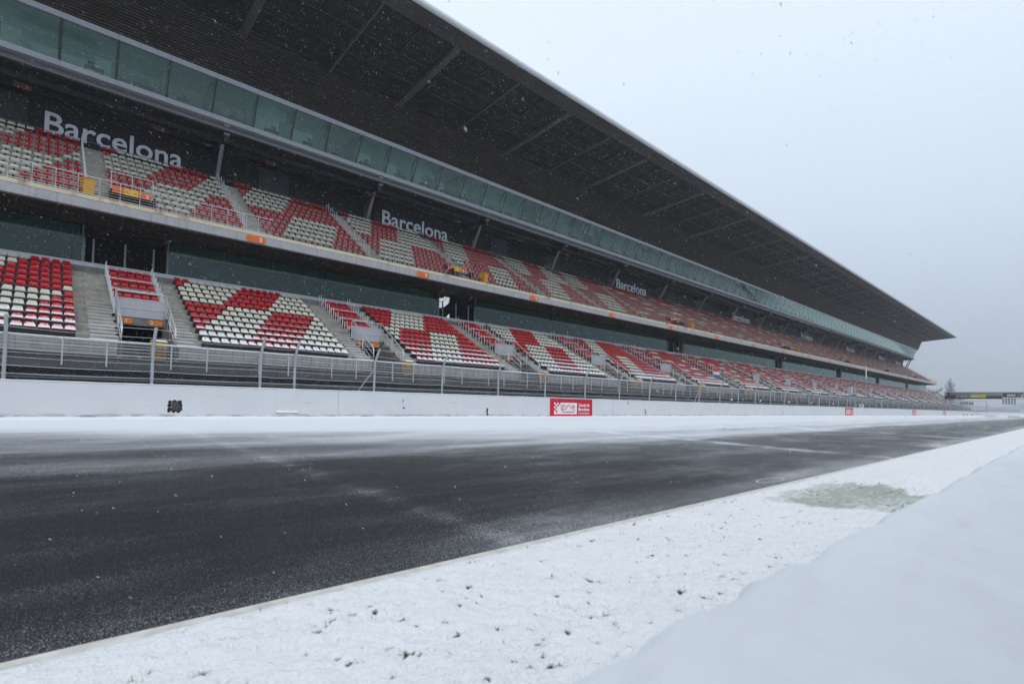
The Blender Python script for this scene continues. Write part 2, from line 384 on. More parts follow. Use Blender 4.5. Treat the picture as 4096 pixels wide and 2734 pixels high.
# ------------------------------------------------------------------ the ground
SL = .43/17.1
def gz(y): return 0. if y < 2.9 else SL*(y-2.9) if y < 20 else .43
XE = 272.5
m = MB()
ys = [-60, .0, 2.9, 20, 24, 330]
for a, b in zip(ys[:-1], ys[1:]):
    m.quad((-50, a, gz(a)-.03), (760, a, gz(a)-.03), (760, b, gz(b)-.03), (-50, b, gz(b)-.03))
tag(obj('ground', m, 'snow'), 'snow-covered ground reaching to the horizon', 'ground', kind='structure')
m = MB(); m.quad((-50, 2.7, -.004), (755, 2.7, -.004), (755, 20.2, gz(20.2)+.004), (-50, 20.2, gz(20.2)+.004))
tag(obj('race_track', m, 'asphalt'), 'dark asphalt race track dusted with drifting snow', 'track', kind='structure')
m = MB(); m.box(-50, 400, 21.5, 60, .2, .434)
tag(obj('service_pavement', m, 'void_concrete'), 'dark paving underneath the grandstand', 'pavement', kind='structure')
# painted edge line and the far dashes
m = MB(); m.quad((-50, 2.76, .002), (400, 2.76, .002), (400, 2.885, .006), (-50, 2.885, .006))
tag(obj('edge_line', m, 'edge_paint'), 'cream painted line along the near edge of the track', 'road marking', kind='structure')
for y, x0s in ((4.85, (52.1, 63.0, 73.8, 84.6, 95.4)), (6.55, (53.5, 64.3, 75.1, 85.9, 96.7)), (10.3, (62.4, 73.3, 84.1))):
    for x0 in x0s:
        m = MB(); z = gz(y)+.006; m.quad((x0, y-.09, z), (x0+2.1, y-.09, z), (x0+2.1, y+.09, z+.004), (x0, y+.09, z+.004))
        tag(obj('lane_dash', m, 'dash_paint'), 'short cream dash painted on the far part of the track', 'road marking', 'dashes on the far track', 'structure')
# faint ring painted near the edge
m = MB(); z = gz(3.1)+.005
for k in range(28):
    a0, a1 = 2*math.pi*k/28, 2*math.pi*(k+.8)/28
    p = lambda a, r: (8.1+.42*math.cos(a)*r, 3.13+.13*math.sin(a)*r, z)
    m.quad(p(a0, .86), p(a0, 1), p(a1, 1), p(a1, .86))
tag(obj('painted_ring', m, 'edge_paint'), 'small pale ring painted on the asphalt beside the edge line', 'road marking', kind='structure')

# verge: snow over turf, pits where tufts stick through
pits = []
while len(pits) < 2400:
    x = -.8+12*rng.random()**1.15; y = .55+2.2*rng.random()
    if fbm(np.array([x*1.1]), np.array([y*1.3]), 5)[0] > .25+.22*rng.random(): pits.append((x, y, .0045+.007*rng.random()+(.012*rng.random() if rng.random() < .1 else 0), rng.random()))
PITC = {}
def pitf(gx, gy):
    if 'r' in PITC: return PITC['r']
    r = np.zeros_like(gx); dm = np.zeros_like(gx); xa, ya = gx[:, 0], gy[0]
    for x, y, s, q in pits:
        i0, i1 = np.searchsorted(xa, (x-.09, x+.09)); j0, j1 = np.searchsorted(ya, (y-.09, y+.09))
        if i1 <= i0 or j1 <= j0: continue
        X_, Y_ = gx[i0:i1, j0:j1]-x, gy[i0:i1, j0:j1]-y
        d = np.sqrt((X_*.8)**2+Y_**2)*(1+.5*np.sin(5*np.arctan2(Y_, X_)+x*9))
        dm[i0:i1, j0:j1] = np.maximum(dm[i0:i1, j0:j1], np.exp(-(d/(s*2.2))**2))
        if q < .42: r[i0:i1, j0:j1] = np.maximum(r[i0:i1, j0:j1], np.exp(-(d/(s*1.35))**2))
    PITC['r'] = r; PITC['d'] = dm; return r
def dimf(gx, gy): pitf(gx, gy); return PITC['d']
def greenf(gx, gy):
    e0 = np.clip((gx-5.75-(2.6-gy)*.15+.5*(fbm(gy*1.6, gx*0, 3)-.5))/.4, 0, 1); e1 = np.clip((9.1-(2.65-gy)*.9*.3-gx+1.6*(fbm(gy*5, gx*.6, 4)-.5))/.7, 0, 1)
    e2 = np.clip((2.63-gy+.25*(fbm(gx*2, gy*0, 8)-.5))/.18, 0, 1)
    return e0*e1*e2*(.35+.75*fbm(gx*.8, gy*1.6, 9))
def vz(gx, gy):
    edge = np.clip((2.825-gy+.03*(fbm(gx*6, gx*0, 77)-.5)+.02*(fbm(gx*25, gx*0, 78)-.5))/.16, 0, 1)
    z = .010+.018*fbm(gx*2.2, gy*2.2, 1)+.034*fbm(gx*7+gy*2, gy*6, 2)+.020*fbm(gx*20, gy*18, 6)
    z = z*edge-.002*(1-edge)
    return z-(.016*dimf(gx, gy)+.014*pitf(gx, gy))*edge-.012*np.clip(greenf(gx, gy), 0, 1)
xs = np.concatenate([np.arange(-1.2, 4.5, .016), np.arange(4.5, 11, .035), np.arange(11, 40, .15), np.arange(40, 400.1, 4)]); ys = np.arange(.3, 2.862, .018)
tag(obj('snowy_verge', grid_mesh('snowy_verge', xs, ys, vz, 'verge_snow', {'pit': pitf, 'green': greenf}), None), 'snow-covered grass verge beside the track with a bare green patch', 'verge', kind='structure')
m = MB()
def blade(m, x, y, z, h, lean, az, w):
    dx, dy = math.cos(az), math.sin(az); px_, py_ = -dy*w, dx*w
    p1 = (x+dx*lean*.4, y+dy*lean*.4, z+h*.6); p2 = (x+dx*lean, y+dy*lean, z+h)
    m.quad((x-px_, y-py_, z), (x+px_, y+py_, z), (p1[0]+px_*.7, p1[1]+py_*.7, p1[2]), (p1[0]-px_*.7, p1[1]-py_*.7, p1[2]))
    m.quad((p1[0]-px_*.7, p1[1]-py_*.7, p1[2]), (p1[0]+px_*.7, p1[1]+py_*.7, p1[2]), p2)
for x, y, s, q in pits:
    for k in range(int((6 if q < .42 else 2)*s/.012+rng.integers(0, 3))):
        a = rng.random()*6.28; r = s*1.2*rng.random()
        blade(m, x+r*math.cos(a), y+r*math.sin(a), .0, .018+.032*rng.random(), .03*rng.random(), rng.random()*6.28, .0015)
for k in range(4200):
    x = -.8+18*rng.random()**1.2; y = .5+2.15*rng.random()
    blade(m, x, y, .008, .024+.026*rng.random(), .025*rng.random(), rng.random()*6.28, .0018)
tag(obj('verge_grass', m, 'grass_blade'), 'dry grass blades poking through the snow of the verge', 'grass', kind='stuff')
m = MB(); n = 0
while n < 4200:
    x, y = 5.5+4.6*rng.random(), 1.1+1.6*rng.random()
    if greenf(np.array([x]), np.array([y]))[0] > .35+.3*rng.random():
        blade(m, x, y, .0, .012+.012*rng.random(), .03*rng.random(), .3+rng.random(), .0016); n += 1
tag(obj('patch_grass', m, 'grass_green'), 'short green turf of the bare patch on the verge', 'grass', kind='stuff')

# the low wall the camera rests above, under a thick blanket of snow
pw = empty('pit_wall', (0, .1, 0), 'low wall under a thick smooth snow blanket in the right foreground', 'wall')
m = MB(); m.box(-3, 300, -.62, .34, -.02, .56); obj('wall_body', m, 'grey_concrete', pw, (0, -.1, 0))
def bz(gx, gy):
    e = .505+.022*(fbm(gx*1.7, gx*0, 21)-.5)+.022*(fbm(gx*7, gx*0, 22)-.5)+.012*(fbm(gx*25, gx*0, 26)-.5)
    t = np.clip((e-gy)/.13, 0, 1); rim = np.sqrt(np.clip(1-(1-t)**2, 0, 1))
    z = .735+.018*(fbm(gx*1.3+gy*.5, gy*2.2, 23)-.5)+.046*(fbm(gx*2.2+gy*6, gy*4-gx*4.2, 24)-.5)+.012*(fbm(gx*16, gy*14, 25)-.5)
    return np.where(gy > e, .0+.3*np.clip(1-(gy-e)/.03, 0, 1), .40+(z-.40)*rim)
xs = np.concatenate([np.arange(-2, 6, .03), np.arange(6, 30, .12), np.arange(30, 300.1, 3)]); ys = np.concatenate([np.arange(-.66, .2, .025), np.arange(.2, .60, .0075)])
o = obj('snow_blanket', grid_mesh('snow_blanket', xs, ys, bz, 'snow_bank'), None, pw, (0, -.1, 0))

# pit building on the near side of the track (added unseen behind the camera to shade the snow bank)
pb = empty('added_pit_building', (60, -14, 0), 'long pit building added unseen behind the camera to shade the near snow', 'building')
m = MB(); m.box(-100, 200, -10, 0, 0, 9.5); obj('wall', m, 'grey_concrete', pb)
m = MB(); m.box(-100, 200, -11, 5, 9.52, 10.2); obj('roof', m, 'dark_concrete', pb)
for k in range(40): m = MB(); m.box(-98+7.4*k, -93+7.4*k, .01, .06, .05, 3.6); obj('garage_door', m, 'dark_metal', pb)
for k in range(60): m = MB(); m.box(-99+4.98*k, -94.4+4.98*k, .01, .05, 5.2, 8.4); obj('window', m, 'room_dark', pb)

ts = empty('shade_stand', (0, -2.2, 0), 'covered stand added unseen behind the camera to shade the near snow', 'stand')  # out-of-view stand added so its canopy darkens the snow blanket
m = MB(); m.ext([(-1.3, 2.92), (1.15, 2.80), (1.15, 2.86), (-1.3, 3.0)], -3.2, 5.0); obj('canopy', m, 'dark_metal', ts)
for x in (-3.0, .9, 4.8): m = MB(); m.tube([(x, -1.1, 0), (x, -1.1, 2.92)], .04, 8); obj('post', m, 'galvanised', ts)
m = MB(); m.box(-3.0, 4.8, -1.05, .3, .5, .56); obj('platform', m, 'dark_metal', ts)

# ------------------------------------------------------------------ trackside wall
WY = 20.0
tw = empty('trackside_wall', (0, WY, .43), 'long white painted concrete barrier across the track', 'barrier')
def wchild(name, mb, mat, smooth=False): return obj(name, mb, mat, tw, (0, -WY, -.43), smooth)
def boolean_cut(me, cutters):
    o = bpy.data.objects.new('a', me); COL.objects.link(o); cs = []
    for cme in cutters:
        c = bpy.data.objects.new('c', cme); COL.objects.link(c); cs.append(c)
        md = o.modifiers.new('b', 'BOOLEAN'); md.operation = 'DIFFERENCE'; md.object = c; md.solver = 'EXACT'; md.use_self = True
    bpy.context.view_layer.update(); out = bake(o)
    for x in [o]+cs: bpy.data.objects.remove(x)
    return out
def cyl(cx, cz, r, d):
    m = MB(); m.prism([(cx+r*math.cos(2*math.pi*k/18), cz+r*math.sin(2*math.pi*k/18)) for k in range(18)], WY-.1, WY+d, 0)
    me = m.mesh('cut', 'aggregate'); return me
holes = {(-10, 9): [(3.31, .95, .058), (3.44, .955, .075), (3.58, .95, .068), (3.30, .84, .062), (3.44, .85, .10), (3.58, .84, .085), (3.31, .72, .068), (3.44, .73, .09), (3.585, .73, .082), (3.29, .665, .05), (3.42, .655, .055), (3.55, .66, .06)],
         (9, 27): [(16.72, .82, .062), (16.70, .71, .066), (16.73, .58, .066)], (27, 45): [(30.64, .86, .062), (30.70, .74, .062), (30.72, .66, .055)]}
SEG = [(-10, 9), (9, 27), (27, 45)]+[(45+18*k, 63+18*k) for k in range(20)]
for a, b in SEG:
    m = MB(); m.ext([(WY, .36), (WY+.34, .36), (WY+.34, 1.50), (WY+.03, 1.50), (WY, 1.475)], a+.004, b-.004)
    me = m.mesh('wall_segment', ['wall_white', 'aggregate'])
    if (a, b) in holes:
        for hx, hz, r in holes[(a, b)]:
            me = boolean_cut(me, [cyl(hx, hz, r, .05+.05*rng.random())])
        me.materials.clear(); me.materials.append(MATS['wall_white']); me.materials.append(MATS['aggregate'])
        for p in me.polygons:
            if WY+.004 < p.center.y < WY+.2 and p.center.z < 1.2: p.material_index = 1
    obj('wall_segment', me, None, tw, (0, -WY, -.43))
    xs = np.arange(a+.004, b-.004, .12); ys = np.array([-.012, .03, .12, .22, .31, .352])
    nr = .02+.016*fbm(xs*1.3, xs*0, 31)
    m = MB(); i0 = 0
    for k, x in enumerate(xs):
        for y, h in zip(ys, (-.012, .75, 1, 1, .75, -.01)): m.v.append((x, WY+y+.006*math.sin(x*9), 1.495+max(-.004, h*nr[k])))
    for k in range(len(xs)-1):
        for q in range(5): m.f.append((k*6+q, k*6+6+q, k*6+7+q, k*6+q+1)); m.mi.append(0)
    wchild('snow_cap', m, 'snow', True)
m = MB(); m.box(6.62, 7.42, WY-.012, WY+.01, .64, 1.51); wchild('access_panel', m, 'wall_white')
m = MB(); m.box(6.60, 7.44, WY-.03, WY+.001, .600, .626); wchild('panel_ledge', m, 'galvanised')
m = MB()
xs = np.arange(6.62, 7.421, .05)
for x0, x1 in zip(xs[:-1], xs[1:]):
    h0, h1 = (.03+.07*fbm(np.array([x*4.]), np.array([1.]), 3)[0] for x in (x0, x1))
    m.quad((x0, WY-.034, .624), (x1, WY-.034, .624), (x1, WY-.0125, .63+h1), (x0, WY-.0125, .63+h0))
wchild('ledge_snow', m, 'snow')
# arrow, cross and tick marks
m = MB(); m.prism([(11.915, 1.13), (11.935, 1.13), (11.935, 1.23), (11.915, 1.23)], WY-.004, WY); m.prism([(11.925, 1.09), (11.965, 1.145), (11.885, 1.145)], WY-.004, WY); wchild('arrow_mark', m, 'black_paint')
m = MB(); m.prism([(11.955, .79), (11.985, .79), (11.985, .90), (11.955, .90)], WY-.004, WY); m.prism([(11.915, .83), (12.025, .83), (12.025, .86), (11.915, .86)], WY-.006, WY-.002); wchild('cross_mark', m, 'black_paint')
for x in (28.58, 28.70):
    m = MB(); m.box(x, x+.035, WY-.004, WY+.002, 1.23, 1.42); wchild('red_mark', m, 'red_sign')
for x, z0, z1 in ((52.6, 1.3, 1.48), (57.5, 1.25, 1.49), (54.9, .55, .85), (84.3, 1.3, 1.49), (99., 1.3, 1.49), (41.3, 1.22, 1.27)):
    m = MB(); m.box(x, x+.05, WY-.004, WY+.002, z0, z1); wchild('tick_mark', m, 'black_paint')
for x in (195.4, 252.9):
    m = MB(); m.box(x, x+.5, WY-.005, WY+.002, .5, 1.46); wchild('red_post_mark', m, 'signal_red')
# snow banked against the foot of the wall
xs = np.arange(-10, 400, .25); m = MB()
for x in xs:
    h = .03+.05*fbm(np.array([x*.8]), np.array([2.]), 41)[0]+.03*fbm(np.array([x*3.]), np.array([5.]), 42)[0]
    for y, q in ((-.9, -.03), (-.45, .25), (-.12, .75), (.005, 1.)): m.v.append((x, WY+y, gz(WY+y)+.004+h*.7*q))
for k in range(len(xs)-1):
    for q in range(3): m.f.append((k*4+q, k*4+4+q, k*4+5+q, k*4+q+1)); m.mi.append(0)
tag(obj('snow_drift', m, 'snow', smooth=True), 'thin snow drift along the foot of the white barrier', 'snow', kind='stuff')

# red boards on the wall
def circuit_board(x0, w, h, z0, label):
    b = empty('red_board', (x0, WY, z0), label, 'sign', 'red boards on the white barrier')
    sx, sz = w/3.7, h/1.06
    def bx(name, xa, xb, za, zb, y, mat): mm = MB(); mm.box(xa*sx, xb*sx, y, y+.012, za*sz, zb*sz); return obj(name, mm, mat, b)
    bx('board_panel', 0, 3.7, 0, 1.06, -.022, 'red_sign')
    bx('emblem_panel', .58, 2.28, .18, .84, -.027, 'sign_white'); bx('emblem_base', .32, .60, .18, .30, -.027, 'sign_white')
    for i, j in ((0, 4), (2, 4), (1, 3), (3, 3), (0, 2), (2, 2), (1, 1), (0, 0)):
        if i < 3: bx('check_square', .32+i*.125, .32+(i+1)*.125, .30+.108*j, .30+.108*(j+1), -.0285, 'sign_white')
    for i, j in ((1, 4), (3, 4), (2, 3), (1, 2), (3, 5)):
        bx('red_square', .58+(i-2)*.125 if i > 1 else .445, (.58+(i-1)*.125) if i > 1 else .57, .30+.108*j, .30+.108*(j+1), -.030, 'red_sign') if i >= 2 else None
    path = [(.95, .42), (.87, .55), (.92, .68), (1.18, .70), (1.20, .62), (1.02, .58), (1.0, .50), (1.08, .45), (1.28, .47), (1.46, .68), (1.56, .70), (1.86, .50), (1.94, .52), (1.93, .60), (1.86, .66), (1.93, .70), (2.05, .62), (2.03, .36), (1.97, .31), (1.12, .30), (1.05, .34), (1.0, .40), (.95, .42)]
    mm = MB(); mm.tube([(x*sx, -.030, z*sz) for x, z in path], .024*sz, 5); obj('track_outline', mm, 'red_sign', b)
    text('lettering', 'Circuit de', 'sign_white', b, (2.42*sx, -.022, .62*sz), 1.0*sx, .20*sz, .012, .02)
    text('lettering', 'Barcelona', 'sign_white', b, (2.42*sx, -.022, .38*sz), 1.0*sx, .19*sz, .012, .02)
    text('lettering', 'CATALUNYA', 'sign_white', b, (2.42*sx, -.022, .17*sz), 1.0*sx, .12*sz, .012)
circuit_board(21.25, 3.7, 1.06, .40, 'large red board with white track emblem and lettering on the white barrier')
circuit_board(75.0, 3.4, .90, .52, 'second red lettered board along the white barrier, below the camera pole')
circuit_board(113.4, 3.2, .88, .52, 'third red lettered board along the white barrier')
circuit_board(143.6, 3.4, .92, .50, 'farthest red lettered board on the barrier, before the light gantry')

# ------------------------------------------------------------------ debris fence on the wall
FY = 20.2
df = empty('debris_fence', (0, FY, 1.5), 'chain-link debris fence on galvanised posts standing behind the white barrier', 'fence')
m = MB(); m.tube([(0, 0, -.4), (0, -.01, .6), (0, -.02, 1.22), (.0, -.16, 1.46), (0, -.42, 1.78)], .047, 8)
for z in (.2, .42, .66, .9, 1.12): m.tube([(0, -.03, z), (0, .03, z+.012)], .058, 8)
pm = m.mesh('post', 'galvanised'); pm.polygons.foreach_set('use_smooth', [True]*len(pm.polygons))
postx = [-4.05, -.6, 2.82, 6.09, 7.32, 10.63]+[10.63+3.47*k for k in range(1, 100)]
for x in postx: link('post', pm, df, (x, 0, 0))
def snowy_wire(x0, x1, y, z, r, mat, name, sag=.0, seg=5, step=None):
    pts = []
    for a, b in zip(postx[:-1], postx[1:]):
        if b < x0 or a > x1: continue
        n = 6 if a < 40 else 1
        for k in range(n):
            q = k/n; pts.append((a+(b-a)*q, y, z-sag*4*q*(1-q)+(.004*rng.random() if n > 1 else 0)))
    m = MB(); m.tube(pts, r, seg); return obj(name, m, mat, df)
snowy_wire(-5, 350, .03, 1.30, .036, 'galvanised_snow', 'top_pipe', .012, 7)
for z, r in ((.20, .012), (.42, .014), (.66, .011), (.88, .011), (1.10, .012)): snowy_wire(-5, 350, .03, z, r, 'galvanised_snow', 'wire', .02, 4)
for y, z in ((-.17, 1.48), (-.38, 1.74)): snowy_wire(-5, 350, y, z, .010, 'galvanised_snow', 'barbed_wire', .03, 4)
m = MB(); H0, H1 = .02, 1.29
def wire(m, a, b, r):
    a, b = Vector(a), Vector(b); d = (b-a).normalized(); u = d.cross(Vector((0, 1, 0))).normalized()*r; w = Vector((0, r, 0))
    i = len(m.v); m.v += [tuple(a+u), tuple(a-u*.5+w), tuple(a-u*.5-w), tuple(b+u), tuple(b-u*.5+w), tuple(b-u*.5-w)]
    m.f += [(i, i+1, i+4, i+3), (i+1, i+2, i+5, i+4), (i+2, i, i+3, i+5)]; m.mi += [0]*3
x = -6.
while x < 190:
    p = .098; r = .0013
    wire(m, (x, .04, H0), (x+1.15, .04, H1), r); wire(m, (x+1.15, .046, H0), (x, .046, H1), r); x += p
tag(obj('chain_link', m, 'galvanised', df), kind='stuff')
for x in (postx[5], postx[13], postx[21], postx[29]):
    m = MB(); m.tube([(x-.02, -.02, .95), (x-.75, .0, -.02)], .02, 6); obj('brace', m, 'galvanised', df)
for k, x in enumerate((postx[14]+2.2, postx[16]+1.2, postx[18]+1.3, postx[20]+.9, postx[22]+1.5, postx[25]+.6)):
    m = MB(); m.tube([(x-.12, 0, .32), (x+.12, .01, .36)], .05, 7); m.tube([(x, 0, .36), (x+.02, 0, .44)], .03, 6); obj('snow_lump', m, 'snow', df)

# crash rail in the gap behind the fence
gr = empty('crash_rail', (0, 25, .43), 'dark steel crash rail in the gap below the grandstand', 'guard rail')
for z in (1.0, 1.3):
    m = MB(); m.ext([(-.04, z), (.03, z+.05), (-.04, z+.11), (-.02, z+.13), (.06, z+.05), (-.02, z-.02)], -10, 280); obj('rail_beam', m, 'rail_dark', gr)
m = MB()
for k in range(140): m.box(-8+2*k, -7.9+2*k, .06, .16, 0, 1.5)
tag(obj('rail_posts', m, 'dark_metal', gr), kind='stuff')

# ------------------------------------------------------------------ grandstand
M14 = 14.0
gs = empty('grandstand', (100, 40, .43), 'long two-tier concrete grandstand under a huge dark cantilever roof', 'grandstand')
def G(name, mb, mats, smooth=False, loc=(0, 0, 0)):
    return obj(name, mb, mats, gs, (loc[0]-100, loc[1]-40, loc[2]-.43), smooth)
def sub(name, mb, mats, parent, loc=(0, 0, 0)): return obj(name, mb, mats, parent, loc)
XS = -30.0
KS = list(range(-1, 19))
# lower tier ---------------------------------------------------
LY = [33.15+.823*i for i in range(12)]; LZ = [3.94+.446*i for i in range(12)]        # tread heights
VX0, VX1 = 3.2, 5.6
for i in range(12):
    y0, y1 = LY[i]-.35, LY[i]+.503
    prof = [(y0, LZ[i]-.75), (y1, LZ[i]-.75), (y1, LZ[i]), (y0, LZ[i])]
    if i <= 4:
        for k in [-2]+KS:
            a, b = VX1+M14*k, VX0+M14*(k+1)
            m = MB(); m.ext(prof, a, min(b, XE) if b < XE+9 else XE); G('seating_step', m, 'step_concrete')
    else:
        m = MB(); m.ext(prof, XS, XE); G('seating_step', m, 'step_concrete')
half = []
for k in KS:
    for (a, b) in ((1.98, VX0-.02), (VX1+.02, 6.72)):
        tgt = MB()
        for i in range(11):
            yb = LY[i+1]-.35; bm_ = MB() if k in (0, 1) else tgt
            bm_.box(a+M14*k, b+M14*k, yb-.42, yb+.005, LZ[i]-.2, LZ[i]+.223)
            if k in (0, 1): G('stair_step', bm_, 'step_concrete')
        if k not in (0, 1): G('stair_flight', tgt, 'step_concrete')
m = MB()
for k in range(-1, 9):
    for (a, b) in ((1.98, VX0-.02), (VX1+.02, 6.72)):
        for i in range(6):
            for yb, zt in ((LY[i]-.35, LZ[i]), (LY[i+1]-.77, LZ[i]+.223)):
                if rng.random() < .12*i-.2: continue
                x0, x1 = a+M14*k+.05*rng.random(), b+M14*k-.25*rng.random()**2; h = .035-.003*i
                m.ext([(yb-.012, zt+.002), (yb+.16, zt+.002), (yb+.14, zt+h*.8), (yb+.03, zt+h), (yb-.01, zt+h*.6)], x0, x1)
tag(G('tread_snow', m, 'snow'), kind='stuff')
# walkway and front beam below the first row
m = MB(); m.box(XS, XE, 31.7, 32.9, 2.75, 3.0); G('front_walkway', m, 'step_concrete')
m = MB(); m.box(XS, XE, 32.85, 33.0, 2.9, 3.935); G('front_riser', m, 'dark_concrete')
for k in range(-3, 30):
    m = MB(); m.box(-6+10*k+.01, 4+10*k-.01, 31.5, 31.75, 2.43, 2.97); G('front_beam', m, 'beam_concrete')
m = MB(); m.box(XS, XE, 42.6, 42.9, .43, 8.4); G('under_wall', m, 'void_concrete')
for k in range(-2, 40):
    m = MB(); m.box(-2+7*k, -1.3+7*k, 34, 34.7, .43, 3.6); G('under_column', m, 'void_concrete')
# front guard rail
pm = MB(); pm.box(-.03, .03, -.03, .03, -.42, .84)
pm = pm.mesh('guard_post', 'rail_grey')
gx = -3.3; n = 0
while gx < 150:
    o = G('guard_post', pm, None, loc=(gx, 31.47, 2.95)); gx += (1.62, 2.62)[n % 2]; n += 1
m = MB(); m.box(XS, XE, 31.42, 31.50, 3.74, 3.82); G('guard_rail_top', m, 'galvanised_snow')
for z in (2.98, 3.14, 3.30, 3.46, 3.60):
    m = MB(); m.tube([(XS, 31.46, z), (XE, 31.46, z)], .018, 5); G('guard_rail_bar', m, 'galvanised_snow')
m = MB()
for j in range(14): m.box(XS, XE, 31.93, 31.96, 3.02+.057*j, 3.026+.057*j)
for j in range(520): m.box(-10+.55*j, -9.985+.55*j, 31.92, 31.97, 3.0, 3.85)
tag(G('grille', m, 'rail_dark'), kind='stuff')
# vomitories
def rot_rect(x0, x1, z0, z1, r, left=True, right=True, n=6):
    pts = []
    def arc(cx, cz, a0, a1): return [(cx+r*math.cos(a0+(a1-a0)*k/n), cz+r*math.sin(a0+(a1-a0)*k/n)) for k in range(n+1)]
    pts += arc(x0+r, z0+r, math.pi, 1.5*math.pi) if left else [(x0, z0)]
    pts += arc(x1-r, z0+r, 1.5*math.pi, 2*math.pi) if right else [(x1, z0)]
    pts += arc(x1-r, z1-r, 0, .5*math.pi) if right else [(x1, z1)]
    pts += arc(x0+r, z1-r, .5*math.pi, math.pi) if left else [(x0, z1)]
    return pts
VM = {}
def vmesh(key, fn, mat):
    if key not in VM: mm = MB(); fn(mm); VM[key] = mm.mesh(key, mat)
    return VM[key]
PYV = 36.45
def side(x0, x1):
    def f(mm):
        for i in range(5):
            mm.box(x0, x1, LY[i]-.35, LY[i]+.49, 2.6, LZ[i]-.004)
    return f
def handrail(x, s):
    def f(mm):
        top = (x, PYV-.05, 7.12); foot = (x, 32.95, 4.75)
        mm.tube([(x, PYV-.05, 5.45), (x, PYV-.05, 6.3), (x, PYV-.05, 6.98), (x, PYV-.16, 7.09), (x, 33.2, 4.98), (x, 32.98, 4.80), (x, 32.92, 4.55), (x, 32.92, 3.0)], .042, 7)
        for dz in (-.38, -.76): mm.tube([(x, PYV-.05, 7.05+dz), (x, 32.92, 4.72+dz)], .016, 5)
        mm.tube([(x, 34.6, 5.98), (x, 34.6, 4.0)], .035, 6)
    return f
def block_rail(x):
    def f(mm):
        for i in range(4, 12):
            for d in (-.18, .24):
                mm.tube([(x, LY[i]+d, LZ[i]-.1), (x, LY[i]+d, LZ[i]+.95)], .028, 6)
    return f
def crossbars(mm):
    for i in (5, 7, 9, 11):
        y = LY[i]-.3; z = LZ[i-1]+.93
        mm.tube([(VX0+.03, y+.2, z-.5), (VX0+.03, y, z), (VX1-.03, y, z), (VX1-.03, y+.2, z-.5)], .032, 6)
    for i in (6, 8, 10):
        y = LY[i]-.3; z = LZ[i-1]+.72
        mm.tube([(VX0+.03, y, z), (VX1-.03, y, z)], .013, 5)
for k in KS:
    L = (M14*k, 0, 0)
    G('tunnel_wall', vmesh('tw0', side(VX0-.12, VX0+.06), 'lintel_concrete'), None, loc=L); G('tunnel_wall', vmesh('tw1', side(VX1-.06, VX1+.12), 'lintel_concrete'), None, loc=L)
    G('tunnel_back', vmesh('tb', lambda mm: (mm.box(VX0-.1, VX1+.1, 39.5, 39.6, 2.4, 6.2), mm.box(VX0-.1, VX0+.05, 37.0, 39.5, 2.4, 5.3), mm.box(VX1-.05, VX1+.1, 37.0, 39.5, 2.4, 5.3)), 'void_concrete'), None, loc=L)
    G('lintel', vmesh('li', lambda mm: mm.box(VX0-.1, VX1+.1, PYV, PYV+.5, 5.22, 5.66), 'lintel_concrete'), None, loc=L)
    for j, (z0, z1) in enumerate(((5.67, 6.17), (6.18, 6.72))):
        G('portal_panel', vmesh('pp%d' % j, lambda mm: mm.box(VX0+.06, VX1-.06, PYV-.03, PYV+.03, z0, z1), 'portal_grey'), None, loc=L)
    G('portal_trim', vmesh('pt', lambda mm: (mm.box(VX0+.05, VX1-.05, PYV-.05, PYV-.02, 6.16, 6.19), mm.box(VX0+.05, VX1-.05, PYV-.05, PYV-.02, 6.70, 6.735)), 'rail_grey'), None, loc=L)
    G('handrail', vmesh('h0', handrail(VX0+.03, -1), 'rail_grey'), None, True, L); G('handrail', vmesh('h1', handrail(VX1-.03, 1), 'rail_grey'), None, True, L)
    G('portal_rail', vmesh('pr', lambda mm: mm.tube([(VX0+.03, PYV-.05, 7.02), (VX0+.10, PYV-.05, 7.10), (VX1-.10, PYV-.05, 7.10), (VX1-.03, PYV-.05, 7.02)], .042, 7), 'rail_grey'), None, True, L)
    G('stair_railing', vmesh('b0', block_rail(VX0-.03), 'rail_grey'), None, loc=L); G('stair_railing', vmesh('b1', block_rail(VX1+.03), 'rail_grey'), None, loc=L)
    G('row_barrier', vmesh('cb', crossbars, 'rail_grey'), None, loc=L)
# lower glazing ------------------------------------------------
GYL = 43.3
bays = [(2.0, 6.7), (29.6, 34.4), (72.2, 77.2), (114.4, 118.8), (155., 159.4), (194., 198.4), (235., 239.4)]
def inbay(x): return any(a-.01 <= x <= b+.01 for a, b in bays)
m = MB(); m.ext([(43.02, 9.38), (43.5, 9.38), (43.5, 9.74), (43.02, 9.74)], XS, XE); G('glazing_sill', m, 'strip_metal')
m = MB(); m.box(XS, XE, LY[11]+.45, 43.1, 8.2, 9.40); G('glazing_base', m, 'grey_concrete')
edges = sorted([e for ab in bays for e in ab])
x = XS; cuts = [XS]
while x < XE:
    nx = x+3.5
    nb = [e for e in edges if x+.3 < e < nx+.3]
    x = nb[0] if nb else nx; cuts.append(min(x, XE))
for a, b in zip(cuts[:-1], cuts[1:]):
    if inbay((a+b)/2): continue
    m = MB(); m.box(a+.006, b-.006, GYL, GYL+.03, 9.742, 12.25); G('window_pane', m, 'glass_low')
for x in [4+14*k for k in range(-2, 20)]+edges:
    if x > XE or any(a+.1 < x < b-.1 for a, b in bays): continue
    m = MB(); m.box(x-.07, x+.07, GYL+.04, GYL+.24, 9.742, 12.3); G('mullion', m, 'tube_grey')
m = MB(); m.box(XS, XE, 43.1, 53, 9.30, 9.44); G('room_floor', m, 'room_floor')
